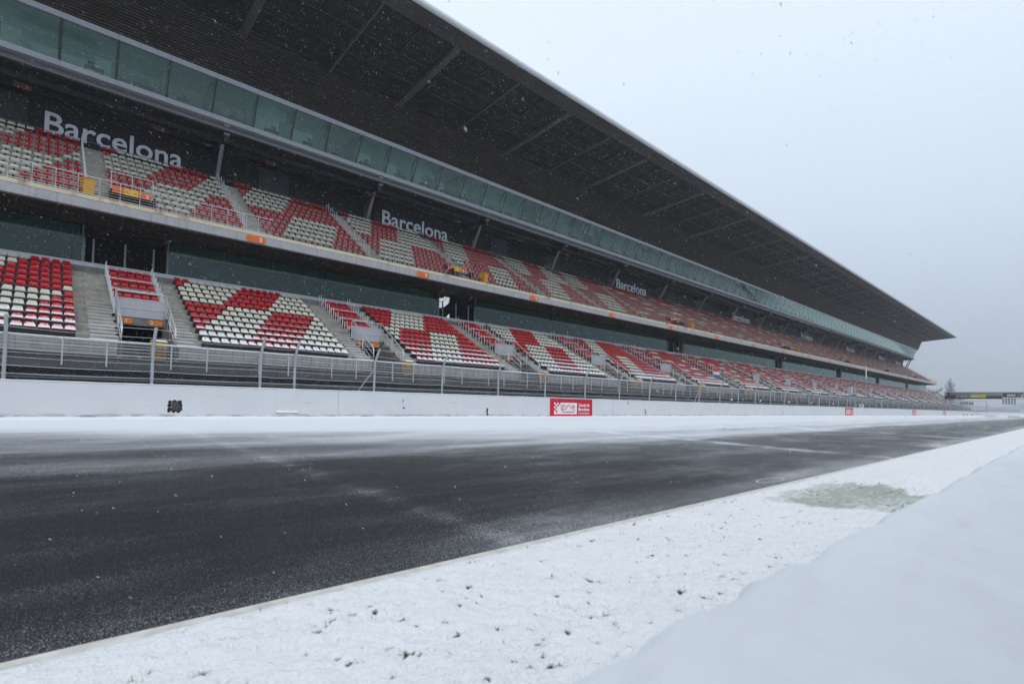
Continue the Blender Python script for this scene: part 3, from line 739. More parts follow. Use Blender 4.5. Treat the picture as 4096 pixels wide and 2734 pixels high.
for a, b in zip([XS]+[e[1] for e in bays], [e[0] for e in bays]+[XE]):
    m = MB(); m.box(a, b, 49.0, 49.2, 9.42, 12.4); G('room_back_wall', m, 'room_dark')
    m = MB(); m.box(a, b, 44.2, 44.9, 11.62, 12.34); G('room_ceiling_band', m, 'room_ceiling')
    for xx in np.arange(a+2, b-1.5, 9.0): 
        m = MB(); m.box(xx, xx+1.2, 44.9, 49, 9.44, 12.3); G('room_partition', m, 'room_dark' if int(xx) % 3 else 'back_grey')
for j, (a, b) in enumerate(bays):                              # open bays with doors set back
    
    for q0 in (a-.1, b): m = MB(); m.box(q0, q0+.1, 43.35, 49.2, 9.44, 12.3); G('bay_side', m, 'room_dark')
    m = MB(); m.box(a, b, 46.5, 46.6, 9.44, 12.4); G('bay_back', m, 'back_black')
    if j == 1:                                                 # glowing panels stand in for daylight through the stair hall
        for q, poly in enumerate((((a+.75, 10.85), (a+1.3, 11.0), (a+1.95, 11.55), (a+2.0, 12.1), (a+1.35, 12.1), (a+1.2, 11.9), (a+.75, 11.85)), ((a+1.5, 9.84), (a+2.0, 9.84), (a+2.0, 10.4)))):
            m = MB(); m.prism(poly, 44.24, 44.28); G('daylight_panel', m, 'daylight_glow')
        y_ = 44.15; m = MB(); m.tube([(a+.7, y_, 11.45), (a+1.2, y_, 11.6), (a+1.6, y_, 12.1)], .03, 5); m.tube([(a+1.0, y_, 10.8), (a+1.0, y_, 11.5)], .025, 5); m.tube([(a+1.85, y_, 11.4), (a+1.85, y_, 12.2)], .025, 5); m.tube([(a+1.15, y_, 10.8), (a+1.15, y_, 11.1)], .04, 5)
        for q in range(9): m.tube([(a+.7, y_+.05, 10.95+.13*q), (a+2.0, y_+.05, 11.05+.13*q)], .007, 4)
        G('stair_frame', m, 'black_paint')
    for q in (.04, .52, 2.2, 3.8, 4.6):
        if a+q < b: m = MB(); m.box(a+q, a+q+.11, 43.4, 43.5, 9.742, 11.4); G('door_post', m, 'tube_grey')
# upper deck ---------------------------------------------------
UY = [40.6+.95*j for j in range(10)]; UZ = [13.22+.668*j for j in range(10)]
uv = [(3.15, 5.3), (29.2, 31.4), (69.8, 72.0), (112.3, 114.5), (153., 155.2), (194., 196.2), (235., 237.2)]
for j in range(10):
    y0, y1 = UY[j]-.40, UY[j]+.58
    prof = [(y0, UZ[j]-.8), (y1, UZ[j]-.8), (y1, UZ[j]), (y0, UZ[j])]
    if j < 2:
        ed = [XS]+[e for ab in uv for e in ab]+[XE]
        for a, b in zip(ed[::2], ed[1::2]): m = MB(); m.ext(prof, a, b); G('seating_step', m, 'step_concrete')
    else: m = MB(); m.ext(prof, XS, XE); G('seating_step', m, 'step_concrete')
for k in range(-3, 31):                                        # precast edge pieces
    a, b = -6+9.35*k, 3.35+9.35*k
    if a > XE: continue
    b = min(b, XE)
    m = MB(); m.box(a+.006, b-.006, 39.70, 40.25, 12.842, 13.08); G('edge_beam', m, 'fascia_beige')
    m = MB(); m.box(a+.004, b-.004, 39.72, 40.2, 12.29, 12.838); G('fascia_panel', m, 'fascia_grey')
m = MB(); m.box(XS, XE, 40.2, 51.2, 12.36, 12.50); G('deck_slab', m, 'dark_concrete')
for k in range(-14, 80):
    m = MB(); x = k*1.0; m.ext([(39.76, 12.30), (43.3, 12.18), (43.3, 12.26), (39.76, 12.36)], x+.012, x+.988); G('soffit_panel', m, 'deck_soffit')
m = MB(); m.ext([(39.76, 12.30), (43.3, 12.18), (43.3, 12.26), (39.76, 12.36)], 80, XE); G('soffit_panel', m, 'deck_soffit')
m = MB(); m.box(258.5, XE+.05, 39.62, 39.69, 12.85, 14.1); m.box(XE-.05, XE+.05, 39.69, 44, 12.4, 14.1); G('end_parapet', m, 'fascia_beige')
m = MB(); m.box(XE, XE+.12, 39.7, 51, 12.3, 13.1); G('deck_end', m, 'beam_concrete')
# balcony railing per bay
def balcony(mm):
    for q in range(14): 
        x = q*1.0+.02; mm.tube([(x, 0, 0), (x, 0, 1.10), (x, .05, 1.16)], .026, 6)
    mm.tube([(0, .03, 1.17), (14, .03, 1.17)], .028, 6); mm.tube([(0, .02, .1), (14, .02, .1)], .024, 6)
    for z in (.27, .44, .61, .78, .95): mm.tube([(0, .03, z), (14, .03, z)], .008, 4)
bmesh_ = MB(); balcony(bmesh_); bm1 = bmesh_.mesh('balcony_railing', 'rail_grey'); bm2 = bmesh_.mesh('balcony_railing', 'rail_dark')
for k in range(-2, 20):
    x = -1.51+14*k
    if x+14 > 259.: break
    G('balcony_railing', bm1 if k < 1 else bm2, None, loc=(x, 39.8, 13.08))
# upper aisles
UA = [(-8.6, -7.4), (1.9, 3.0), (10.8, 12.0), (20.35, 21.5), (30.5, 31.7), (40.9, 42.1), (51.0, 52.2), (61.3, 62.5)]
while UA[-1][1] < XE-12: UA.append((UA[-1][0]+10.3, UA[-1][1]+10.3))
for n, (a, b) in enumerate(UA):
    tgt = MB()
    for j in range(9):
        yb = UY[j+1]-.40; q = MB() if n in (1, 2) else tgt
        q.box(a, b, yb-.32, yb+.004, UZ[j]-.1, UZ[j]+.223*2); q.box(a, b, yb-.62, yb-.318, UZ[j]-.1, UZ[j]+.223)
        if n in (1, 2): G('stair_step', q, 'step_concrete')
    if n not in (1, 2): G('stair_flight', tgt, 'step_concrete')
    m = MB()
    for j in range(10):
        for d in (-.3, .2): m.tube([(a+.04, UY[j]+d, UZ[j]-.05), (a+.04, UY[j]+d, UZ[j]+.98)], .022, 6)
    m.tube([(a+.04, UY[0]-.3, UZ[0]+.98), (a+.04, UY[9]+.2, UZ[9]+.98)], .02, 6)
    G('stair_railing', m, 'rail_grey' if n < 4 else 'rail_dark')
# upper vomitories with framed opening
for a, b in uv:
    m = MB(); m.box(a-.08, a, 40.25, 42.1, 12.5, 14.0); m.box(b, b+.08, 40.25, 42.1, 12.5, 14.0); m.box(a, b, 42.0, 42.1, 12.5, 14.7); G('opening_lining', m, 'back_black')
    m = MB()
    for x in (a-.02, b+.02):
        m.tube([(x, 40.35, 13.05), (x, 40.35, 14.0)], .035, 6); m.tube([(x, 41.2, 14.0), (x, 41.2, 15.35), (x, 42.4, 15.75)], .03, 6); m.tube([(x, 40.35, 14.0), (x, 41.2, 15.35)], .02, 5)
    m.tube([(a-.02, 41.2, 15.35), (b+.02, 41.2, 15.35)], .028, 6); m.tube([((a+b)/2, 41.2, 15.35), ((a+b)/2, 41.2, 14.3)], .02, 6)
    G('opening_frame', m, 'rail_grey')
# gallery behind the upper tier
m = MB(); m.box(XS, XE, UY[9]+.5, 51.2, 19.05, 19.24); G('gallery_floor', m, 'dark_concrete')
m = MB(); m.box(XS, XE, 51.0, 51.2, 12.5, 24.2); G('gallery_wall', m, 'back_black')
for x in [7.6+14*k for k in range(-2, 19)]:
    if any(a-1.8 < x < a+9 for a in (-.12, 26.94, 68.79, 110.4, 151.3, 191.5)): x += 3.6
    m = MB(); m.box(x+3.4, x+6.1, 50.86, 51.0, 19.24, 22.6); G('gallery_door_panel', m, 'back_grey')
m = MB(); m.box(XS, XE, 47.0, 51.0, 22.95, 23.1); G('gallery_ceiling', m, 'soffit_dark')
for y in (48.2, 49.6): m = MB(); m.box(XS, XE, y, y+.25, 22.6, 22.94); G('ceiling_beam', m, 'soffit_purlin')
m = MB()
for k in range(150): m.tube([(-9.4+1.9*k, 50.0, 19.24), (-9.4+1.9*k, 50.0, 20.2)], .018, 5)
m.tube([(XS, 50.0, 20.2), (XE, 50.0, 20.2)], .02, 5); G('gallery_railing', m, 'rail_dark')
for k in range(-1, 19):
    x = 10.95+13.98*k
    m = MB(); m.ext([(50.35, 19.2), (50.65, 19.2), (48.2, 23.2), (47.9, 23.2)], x-.13, x+.13); G('column', m, 'column_grey')
    m = MB(); m.ext([(47.3, 22.3), (47.9, 22.55), (50.9, 22.0), (50.9, 22.94), (47.3, 22.94)], x-.17, x+.17); G('bracket_beam', m, 'soffit_purlin')
    m = MB(); m.box(x-.22, x+.22, 47.08, 47.5, 22.78, 23.7); G('column_head', m, 'tube_grey')
for j in range(2):                                             # struts at the far end
    m = MB(); m.tube([(XE-1-3*j, 49.6, 19.2), (XE-.6-3*j, 48.0, 23.0)], .16, 6); G('end_strut', m, 'dark_metal')
# glazed boxes: tube, sill, panes, top strip
m = MB(); m.tube([(XS, 47.30, 23.28), (XE, 47.30, 23.28)], .30, 12); G('sill_tube', m, 'tube_grey', True)
xp = [.46+3.11*k for k in range(-6, 88)]
for a, b in zip(xp[:-1], xp[1:]):
    if a > XE: break
    b = min(b, XE)
    m = MB(); m.ext([(46.96, 23.74), (47.35, 23.62), (47.35, 24.05), (46.96, 24.12)], a+.008, b-.008); G('sill_strip', m, 'strip_metal')
    m = MB(); m.ext([(47.10, 24.12), (47.13, 24.12), (45.93, 26.50), (45.90, 26.50)], a+.006, b-.006); G('glass_pane', m, 'glass_box')
    m = MB(); m.ext([(45.84, 26.50), (46.1, 26.50), (46.0, 26.86), (45.74, 26.84)], a+.01, b-.01); G('head_strip', m, 'strip_metal')
    m = MB(); m.tube([(a, 47.2, 24.1), (a, 47.18, 25.6), (a, 46.9, 26.15), (a, 46.2, 26.55)], .11, 6); G('glass_rib', m, 'dark_metal')
    m = MB(); m.ext([(47.085, 24.12), (47.10, 24.12), (45.90, 26.50), (45.885, 26.50)], a-.055, a+.055); G('glass_joint', m, 'dark_metal')
m = MB(); m.box(XS, XE, 47.1, 53, 23.98, 24.08); G('box_floor', m, 'room_floor')
m = MB(); m.box(XS, XE, 50.0, 50.2, 24.08, 24.9); G('box_back_wall', m, 'room_wall')
for a in np.arange(-12, XE-3, 3.11): m = MB(); m.box(a+.05, a+3.06, 50.05, 50.12, 24.905, 26.9); G('rear_window', m, 'frosted' if rng.random() < .78 else 'room_wall')
for a in np.arange(.46+3.11*2, XE-6, 3.11):
    if rng.random() < .3: m = MB(); m.box(a+.2, a+2.9, 47.6, 47.63, 25.6+.5*rng.random(), 26.88); G('roller_blind', m, 'room_ceiling')
m = MB(); m.box(XS, XE, 46.2, 50, 26.90, 27.0); G('box_ceiling', m, 'room_ceiling')
for q, a in enumerate(xp):
    if -2 < a < 120:
        m = MB(); m.box(a-.04, a+.04, 47.35, 50, 24.08, 26.9); G('box_partition', m, ('room_wall', 'room_ceiling', 'room_wall', 'back_grey')[q*7 % 4])
        # counter with a chair behind the glass
        d_ = .9*rng.random()-.2; w_ = .9+.6*rng.random(); m = MB(); m.box(a+.8+d_, a+.8+d_+w_, 47.5, 47.95, 24.72, 24.78); m.box(a+.85+d_, a+.9+d_, 47.55, 47.9, 24.08, 24.72); m.box(a+.7+d_+w_, a+.75+d_+w_, 47.55, 47.9, 24.08, 24.72); q0 = .55*rng.random(); m.box(a+.9+d_+q0, a+1.3+d_+q0, 47.7, 47.74, 24.8, 25.05+.3*rng.random()); G('counter_desk', m, 'furniture')
m = MB(); m.box(XE-.04, XE, 47.1, 50, 24.1, 26.8); G('end_glass', m, 'glass_box')
# slatted face
NS = 19
for s in range(NS):
    q = s/(NS-1); y = 45.70-1.25*q; z = 26.95+3.35*q
    m = MB(); m.ext([(y-.075, z-.075), (y-.03, z-.075), (y-.02, z+.062), (y-.05, z+.062)], XS, XE); G('soffit_slat', m, 'slat_brown')
m = MB(); m.ext([(45.86, 26.9), (46.0, 26.9), (44.75, 30.4), (44.61, 30.4)], XS, XE-.05); G('slat_backing', m, 'back_black')
for k in range(-2, 20):
    if 18+14*k < XE: m = MB(); m.ext([(45.72, 26.9), (45.75, 26.9), (44.5, 30.3), (44.46, 30.3)], 18+14*k-7-.02, 18+14*k-7+.02); G('slat_joint', m, 'black_paint')
# roof
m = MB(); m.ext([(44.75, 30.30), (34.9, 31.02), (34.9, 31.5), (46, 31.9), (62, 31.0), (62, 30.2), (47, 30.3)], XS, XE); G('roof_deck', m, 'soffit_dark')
m = MB(); m.ext([(34.9, 31.0), (33.45, 31.12), (33.2, 31.45), (34.9, 31.6)], XS, XE+.02); G('roof_edge_strip', m, 'edge_strip')
lip = [(33.32+.30*math.cos(a), 31.36+.30*math.sin(a)) for a in np.linspace(rad(100), rad(255), 9)]
m = MB(); m.ext(lip, XS, XE+.03); G('roof_lip', m, 'lip_metal', False)
m = MB(); m.ext([(33.3, 31.66), (46, 32.05), (62, 31.15), (62, 31.0), (46, 31.9), (33.3, 31.5)], XS, XE+.02); G('roof_snow', m, 'snow')
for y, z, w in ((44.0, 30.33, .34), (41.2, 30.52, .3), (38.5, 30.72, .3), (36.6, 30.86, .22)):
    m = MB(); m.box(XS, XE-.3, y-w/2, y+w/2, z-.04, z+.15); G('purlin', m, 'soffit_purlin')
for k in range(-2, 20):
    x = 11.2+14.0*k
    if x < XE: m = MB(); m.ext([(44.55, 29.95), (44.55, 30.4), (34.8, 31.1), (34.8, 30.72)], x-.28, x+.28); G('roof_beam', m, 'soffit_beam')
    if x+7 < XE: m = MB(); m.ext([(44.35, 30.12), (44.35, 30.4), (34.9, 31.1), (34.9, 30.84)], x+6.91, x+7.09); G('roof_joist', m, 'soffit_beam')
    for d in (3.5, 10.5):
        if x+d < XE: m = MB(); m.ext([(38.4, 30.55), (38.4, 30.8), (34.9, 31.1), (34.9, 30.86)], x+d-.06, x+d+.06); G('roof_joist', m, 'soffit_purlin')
m = MB(); m.ext([(33.6, 31.2), (34.9, 31.0), (44.6, 30.3), (45.9, 26.9), (47, 26.9), (47, 31.6)], XE+.02, XE+.1); G('roof_end', m, 'soffit_beam')
m = MB(); m.box(XS, XE, 56, 56.3, .43, 23.4); G('rear_wall', m, 'dark_concrete')
m = MB(); m.box(XS-.2, XS, 43.3, 56, .43, 31); G('end_wall', m, 'dark_concrete')

# ------------------------------------------------------------------ seats
def seat_shell():
    prof = [(-.205, .345, .198), (-.215, .375, .200), (-.19, .400, .204), (-.08, .412, .206), (.03, .445, .203), (.115, .515, .192), (.168, .597, .173), (.185, .642, .152)]
    xs = [-1, -.75, 0, .75, 1]; v, f = [], []
    for side_ in (0, 1):
        for (y, z, w) in prof:
            for q in xs:
                c = .022*(abs(q) > .9)*(1 if z > .4 else 0)
                v.append((q*w, y-(c if z > .5 else 0)+(.016 if side_ else 0), z+(c if z <= .5 else 0)-(.022 if side_ else 0)))
    n = len(xs); P = len(prof); off = n*P
    for i in range(P-1):
        for j in range(n-1):
            a = i*n+j; f.append((a, a+1, a+n+1, a+n)); b = a+off; f.append((b, b+n, b+n+1, b+1))
    for i in range(P-1):
        a = i*n; f.append((a, a+n, a+n+off, a+off)); a = i*n+n-1; f.append((a, a+off, a+n+off, a+n))
    for j in range(n-1):
        a = j; f.append((a, a+off, a+1+off, a+1)); a = (P-1)*n+j; f.append((a, a+1, a+1+off, a+off))
    mis = [0]*len(f); k = len(v)
    v += [(-.04, -.06, -.01), (.04, -.06, -.01), (.04, .06, -.01), (-.04, .06, -.01), (-.04, -.06, .41), (.04, -.06, .41), (.04, .06, .41), (-.04, .06, .41)]
    for q in ((0, 1, 5, 4), (1, 2, 6, 5), (2, 3, 7, 6), (3, 0, 4, 7)): f.append(tuple(k+x for x in q)); mis.append(1)
    return v, f, mis
SV, SF, SM = seat_shell()
def seat_low():
    v = [(-.198, -.21, .345), (.198, -.21, .345), (.204, -.19, .40), (-.204, -.19, .40), (-.203, .03, .445), (.203, .03, .445), (.152, .185, .642), (-.152, .185, .642), (-.195, .06, .39), (.195, .06, .39), (.152, .205, .63), (-.152, .205, .63)]
    f = [(0, 1, 2, 3), (3, 2, 5, 4), (4, 5, 6, 7), (0, 8, 9, 1), (8, 11, 10, 9), (7, 6, 10, 11)]; mis = [0]*6; k = 12
    v += [(-.04, 0, -.01), (.04, 0, -.01), (.04, 0, .41), (-.04, 0, .41)]; f.append((12, 13, 14, 15)); mis.append(1)
    return v, f, mis
QV, QF, QM = seat_low()
def seatmesh(c):
    m = MB(); m.add(SV, SF, mis=list(SM)); me = m.mesh('stadium_seat', ['seat_red' if c else 'seat_cream', 'seat_bracket'])
    return me
SEATM = {1: seatmesh(1), 0: seatmesh(0)}
def stripe(s, lst):
    for lim, c in lst:
        if s < lim: return c
    return lst[-1][1]
BIG = 99
low_up = {-1: [(7, 0), (15, 0), (BIG, 1)], 0: [(2, 1), (9, 0), (15, 1), (BIG, 0)], 1: [(6, 1), (13, 0), (BIG, 1)], 2: [(1, 1), (7, 0), (14, 1), (BIG, 0)], 3: [(4, 1), (9, 0), (BIG, 1)]}
low_dn = {0: [(5, 1), (11, 0), (17, 1), (BIG, 0)], 1: [(3, 0), (9, 1), (15, 0), (BIG, 1)], 2: [(4, 1), (10, 0), (16, 1), (BIG, 0)], 3: [(3, 0), (7, 1), (12, 0), (BIG, 1)]}
seats = []                                                     # (x, y, z, colour, block key, row, col, cols)
def far_colour(k, r, c, blk):
    h = (k*7919+r*131+(c//4)*17+blk*29) % 23
    return 0 if h < (5 if blk < 3 else 4) else 1
for k in [-2]+KS:
    n = 18
    for i in range(12):
        for c in range(n):
            x = 6.85+.24+.48*c+M14*k
            if x > XE-.5: continue
            if k in (-2, -1):
                cr = n-1-c
                col = (1 if cr < 4+(11-i) else 0) if i >= 7 else (0 if (i == 6 and cr == 0) else 1 if i == 6 else (1 if cr < 6-i else 0))
            elif k in low_up: col = stripe(c+(11-i), low_up[k]) if i >= 7 else stripe(c+(6-i), low_dn[k])
            else: col = far_colour(k, i, c, 1)
            seats.append((x, LY[i], LZ[i], col, ('main', k), i, c, n))
    for i in range(5, 12):
        for c in range(5):
            x = VX0+.08+.225+.45*c+M14*k
            if x < XE-.5: seats.append((x, LY[i], LZ[i], 1 if k < 6 or (i*5+c+k) % 4 else 0, ('tunnel', k), i, c, 5))
up_lists = [([(2, 1), (9, 0), (15, 1), (BIG, 0)], [(6, 1), (13, 0), (BIG, 1)]), ([(3, 1), (10, 0), (BIG, 1)], [(7, 1), (15, 0), (BIG, 1)]), ([(2, 1), (7, 0), (13, 1), (BIG, 0)], [(4, 1), (11, 0), (BIG, 1)]), ([(4, 1), (10, 0), (BIG, 1)], [(3, 0), (10, 1), (16, 0), (BIG, 1)])]
for n in range(len(UA)-1):
    a, b = UA[n][1]+.08, UA[n+1][0]-.06
    cols = int((b-a)/.478); p = (b-a)/cols
    for j in range(10):
        for c in range(cols):
            x = a+p*(c+.5)
            if x > XE-2 or (j < 2 and any(q0-.25 < x < q1+.25 for q0, q1 in uv)): continue
            if n == 0:
                cr = cols-1-c
                col = (1 if cr < 5+(9-j) else 0) if j >= 7 else (0 if cr < 7-j else 1) if j >= 5 else (1 if cr < 2+(4-j) else 0)
            elif n <= 6: u, d = up_lists[(n-1) % 4]; col = stripe(c+(9-j), u) if j >= 5 else stripe(c+(4-j), d)
            else: col = far_colour(n, j, c, 5)
            seats.append((x, UY[j], UZ[j], col, ('upper', n), j, c, cols))
# the 300 that show largest become objects of their own
def size(s):
    q = project((s[0], s[1], s[2]+.5))
    if not q or not (-10 < q[0] < 4110) or s[4][0] == 'upper' or (s[4][0] != 'tunnel' and s[5] == 0): return 1e9
    return q[2]
order = sorted(range(len(seats)), key=lambda i: size(seats[i]))
near = set(order[:300])
ORD = ['zeroth', 'first', 'second', 'third', 'fourth', 'fifth', 'sixth', 'seventh', 'eighth', 'ninth', 'tenth', 'eleventh', 'twelfth', 'thirteenth', 'fourteenth', 'fifteenth', 'sixteenth', 'seventeenth', 'eighteenth']
BLK = {('main', -1): 'leftmost lower block', ('tunnel', 0): 'lower block above the leftmost tunnel', ('main', 0): 'lower block between first and second tunnels', ('tunnel', 1): 'lower block above the second tunnel', ('main', 1): 'lower block between second and third tunnels'}
shade_bars = MB(); rows_ = {}
for x, y, z, col, blk, row, c, n in seats: rows_.setdefault((blk, row), []).append((x, y, z))
for pts in rows_.values():
    x0, x1 = min(q[0] for q in pts)-.2, max(q[0] for q in pts)+.2; _, y, z = pts[0]
    if z < 10: shade_bars.box(x0, x1, y-.10, y+.16, z+.06, z+.33)  # dark bars added for the shade beneath the lower seats
tag(obj('seat_shade_bars', shade_bars, 'seat_bracket', gs, (-100, -40, -.43)), kind='stuff')
rest = MB(); rr = random.Random(3)
for i, s in enumerate(seats):
    x, y, z, col, blk, row, c, n = s
    jx, jz = rr.uniform(-.012, .012), rr.uniform(-.006, .006)
    if i in near:
        o = link('stadium_seat', SEATM[col], None, (x+jx, y, z+jz), rr.uniform(-.05, .05))
        tag(o, '%s seat %s from right, %s row from front, %s' % ('red' if col else 'cream', ORD[n-c], ORD[row+1], BLK.get(blk, 'lower tier')), 'seat', 'red and cream grandstand seats')
    else:
        q = project((x, y, z)); px = 0.47*FPX/q[2] if q else 0
        V, Fc, Mi = (SV, SF, SM) if px > 17 else (QV, QF, QM)
        rest.add(V, Fc, (x+jx, y, z+jz), [(mi*2 if mi else (0 if col else 1)) for mi in Mi])
tag(obj('seat_rows', rest, ['seat_red', 'seat_cream', 'seat_bracket']), 'remaining rows of red and cream seats on both tiers', 'seats', kind='stuff')

# ------------------------------------------------------------------ lettering and signs on the stand
lets = [(-.12, 8.6), (26.94, 9.0), (68.79, 9.1), (110.4, 9.1), (151.3, 9.0), (191.5, 9.2), (231.5, 9.1), (257., 9.1)]
where = ['leftmost', 'second from the left', 'third from the left', 'fourth from the left', 'fifth from the left', 'sixth from the left', 'seventh from the left', 'farthest']
cu = bpy.data.curves.new('w', 'FONT'); cu.body = 'Barcelona'
adv = []
for ch_ in range(9):
    me = text_mesh('Barcelona'[:ch_+1], None, None, .05, .012)
    co = np.array([v.co[:] for v in me.vertices]); adv.append((co[:, 0].min(), co[:, 0].max(), co[:, 2].min(), co[:, 2].max()))
full_w = adv[-1][1]; cap = adv[0][3]
LETM = {}
def letter(i):
    """one letter cut from the whole word so that spacing stays true"""
    if i in LETM: return LETM[i]
    ch = 'Barcelona'[i]; me = text_mesh(ch, None, None, .05, .012).copy()
    co = np.array([v.co[:] for v in me.vertices]); w = co[:, 0].max()
    x0 = adv[i][1]-w if i else 0.
    co[:, 0] += x0; co[:, 0] *= 8.6/full_w; co[:, 2] *= 1.57/cap
    me.vertices.foreach_set('co', co.ravel()); me.materials.clear(); me.materials.append(MATS['letter_grey']); me.update()
    LETM[i] = me; return me
for (x, w), wh in zip(lets, where):
    e = empty('wall_lettering', (x, 50.6, 20.2), 'pale grey city name in large letters on the dark gallery wall, %s' % wh, 'lettering', 'wall lettering of the upper gallery')
    e.location.y = 50.45
    m = MB(); m.box(-.9, 9.4, .06, .14, -.95, 2.5); obj('backing_board', m, 'back_black', e)
    for i in range(9): link('letter', letter(i), e)
NUMW = ['nought', 'one', 'two', 'three', 'four', 'five', 'six', 'seven', 'eight', 'nine', 'ten', 'eleven', 'twelve', 'thirteen', 'fourteen', 'fifteen', 'sixteen', 'seventeen', 'eighteen', 'nineteen', 'twenty']
# numbered oval signs on the balcony edge
pill = MB(); pill.prism(rot_rect(-.66, .66, -.22, .22, .21), -.03, 0); pill = pill.mesh('sign_plate', 'orange_paint')
for n in range(0, 18):
    x = 11.35+14.03*n
    e = empty('number_sign', (x, 39.70, 12.56), 'orange oval sign with white number %s on the balcony edge' % NUMW[n+2], 'sign', 'numbered oval signs along the balcony edge')
    pl = link('sign_plate', pill, e)
    text('numeral', str(n+2), 'sign_white', pl, (.22, -.03, -.15), None, .30, .012, .03)
# arrows and numbers over the tunnels
def arrow(m, x, z, s, d, y0, y1):
    m.prism([(x-.5*s, z-.06*s), (x+.5*s, z-.06*s), (x+.5*s, z+.06*s), (x-.5*s, z+.06*s)], y0, y1)
    for q in (-1, 1):
        tip = (x+.55*s*d, z); a = (x+.15*s*d, z+.36*s*q); b = (x+.15*s*d-.08*s*d, z+.28*s*q)
        p = [tip, a, b, (x+.42*s*d, z)]
        area = sum(p[i][0]*p[(i+1) % 4][1]-p[(i+1) % 4][0]*p[i][1] for i in range(4))
        m.prism(p if area > 0 else p[::-1], y0-.002*q-.002, y1)
for k in range(0, 12):
    for s, num in ((0, k+1), (1, k+2)):
        if num < 1: continue
        x0 = VX0+.12+M14*k if s == 0 else VX1-.78-.12+M14*k+.1
        e = empty('direction_sign', (x0, PYV, 5.44), 'orange sign with white %s and %s arrow over the %s tunnel from the left' % (NUMW[num], 'left' if s == 0 else 'right', ORD[k+1]), 'sign', 'orange direction signs over the tunnels')
        m = MB(); m.prism(rot_rect(0, .74, -.165, .165, .155, left=(s == 1), right=(s == 0)), -.03, 0); pl = obj('sign_plate', m, 'sign_orange', e)
        text('numeral', str(num), 'sign_white', pl, (.42 if s == 0 else .10, -.03, -.10), None, .20, .012, .02)
        m = MB(); arrow(m, .16 if s == 0 else .58, -.03, .15, -1 if s == 0 else 1, -.04, -.031); obj('arrow', m, 'sign_white', pl)
names = ['leftmost', 'second', 'third', 'fourth', 'fifth', 'sixth', 'seventh']
unum = ['2', '5 6', '11', '17', '23', '29', '35']; unum = ['2', '5.6', '', '', '', '', '']
for (a, b), wh, nm in zip(uv, names, unum):
    e = empty('exit_board', (a, 41.2, 14.05), 'orange and yellow board over the %s balcony stairway opening' % wh, 'sign', 'orange and yellow boards on the balcony')
    w = b-a
    for x0, x1, mt in ((0, .32*w, 'orange_paint'), (.32*w+.003, .66*w, 'yellow_paint'), (.66*w+.003, w, 'orange_paint')):
        m = MB(); m.box(x0, x1, -.04, 0, 0, .42); obj('board_panel', m, mt, e)
    m = MB(); arrow(m, .38*w, .19, .13, -1, -.05, -.041); arrow(m, .58*w, .19, .13, 1, -.05, -.041); obj('arrow', m, 'black_paint', e)
    if nm: text('numeral', nm, 'sign_white', e, (w-.32 if len(nm) == 1 else w-.5, -.04, .07), None, .24, .012, .02)
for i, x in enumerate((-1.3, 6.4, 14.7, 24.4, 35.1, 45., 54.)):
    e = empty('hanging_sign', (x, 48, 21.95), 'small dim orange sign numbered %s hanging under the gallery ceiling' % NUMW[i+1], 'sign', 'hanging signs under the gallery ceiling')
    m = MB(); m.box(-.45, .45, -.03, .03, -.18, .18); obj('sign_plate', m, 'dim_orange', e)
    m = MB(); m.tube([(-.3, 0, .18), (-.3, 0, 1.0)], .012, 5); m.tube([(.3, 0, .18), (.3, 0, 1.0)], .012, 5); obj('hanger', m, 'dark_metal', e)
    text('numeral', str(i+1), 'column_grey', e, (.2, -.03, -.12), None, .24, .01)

# ------------------------------------------------------------------ wheelie bins
def bin_body(mm):
    a, b = [(-.25, -.30), (.25, -.30), (.25, .30), (-.25, .30)], [(-.29, -.36), (.29, -.36), (.29, .36), (-.29, .36)]
    i = len(mm.v); mm.v += [(x, y, .06) for x, y in a]+[(x, y, .95) for x, y in b]
    for k in range(4): mm.f.append((i+k, i+(k+1) % 4, i+4+(k+1) % 4, i+4+k)); mm.mi.append(0)
    mm.f.append((i+3, i+2, i+1, i)); mm.mi.append(0)
    mm.box(-.31, .31, -.38, .38, .90, .95)
def bin_lid(mm): mm.ext([(-.40, .953), (.38, .953), (.40, 1.0), (.30, 1.06), (-.25, 1.04), (-.41, .985)], -.305, .305)
def wheel(mm):
    n = 14; i = len(mm.v)
    for x in (-.03, .03):
        mm.v += [(x, .1*math.cos(2*math.pi*k/n), .1*math.sin(2*math.pi*k/n)) for k in range(n)]
    for k in range(n): mm.f.append((i+k, i+(k+1) % n, i+n+(k+1) % n, i+n+k)); mm.mi.append(0)
    mm.f += [tuple(i+k for k in reversed(range(n))), tuple(i+n+k for k in range(n))]; mm.mi += [0, 0]
BM = {}
for sfx, mt in (('', 'bin_yellow'), ('s', 'bin_yellow_snow')):
    for nm, fn, mm_ in (('body', bin_body, mt), ('lid', bin_lid, mt)):
        mb = MB(); fn(mb); BM[nm+sfx] = mb.mesh('bin_'+nm, mm_)
mb = MB(); wheel(mb); BM['w'] = mb.mesh('bin_wheel', 'rubber')
def wbin(x, y, z, rz, label, snow):
    e = empty('wheelie_bin', (x, y, z), label, 'bin', 'yellow wheelie bins of the grandstand'); e.rotation_euler[2] = rz
    s = 's' if snow else ''
    link('bin_body', BM['body'+s], e); link('bin_lid', BM['lid'+s], e)
    for d in (-.26, .26): link('bin_wheel', BM['w'], e, (d, .28, .1))
    if snow:
        m = MB(); m.ext([(-.38, 1.0), (-.2, 1.09), (.25, 1.11), (.38, 1.02)], -.28, .28); obj('snow_cap', m, 'snow', e)
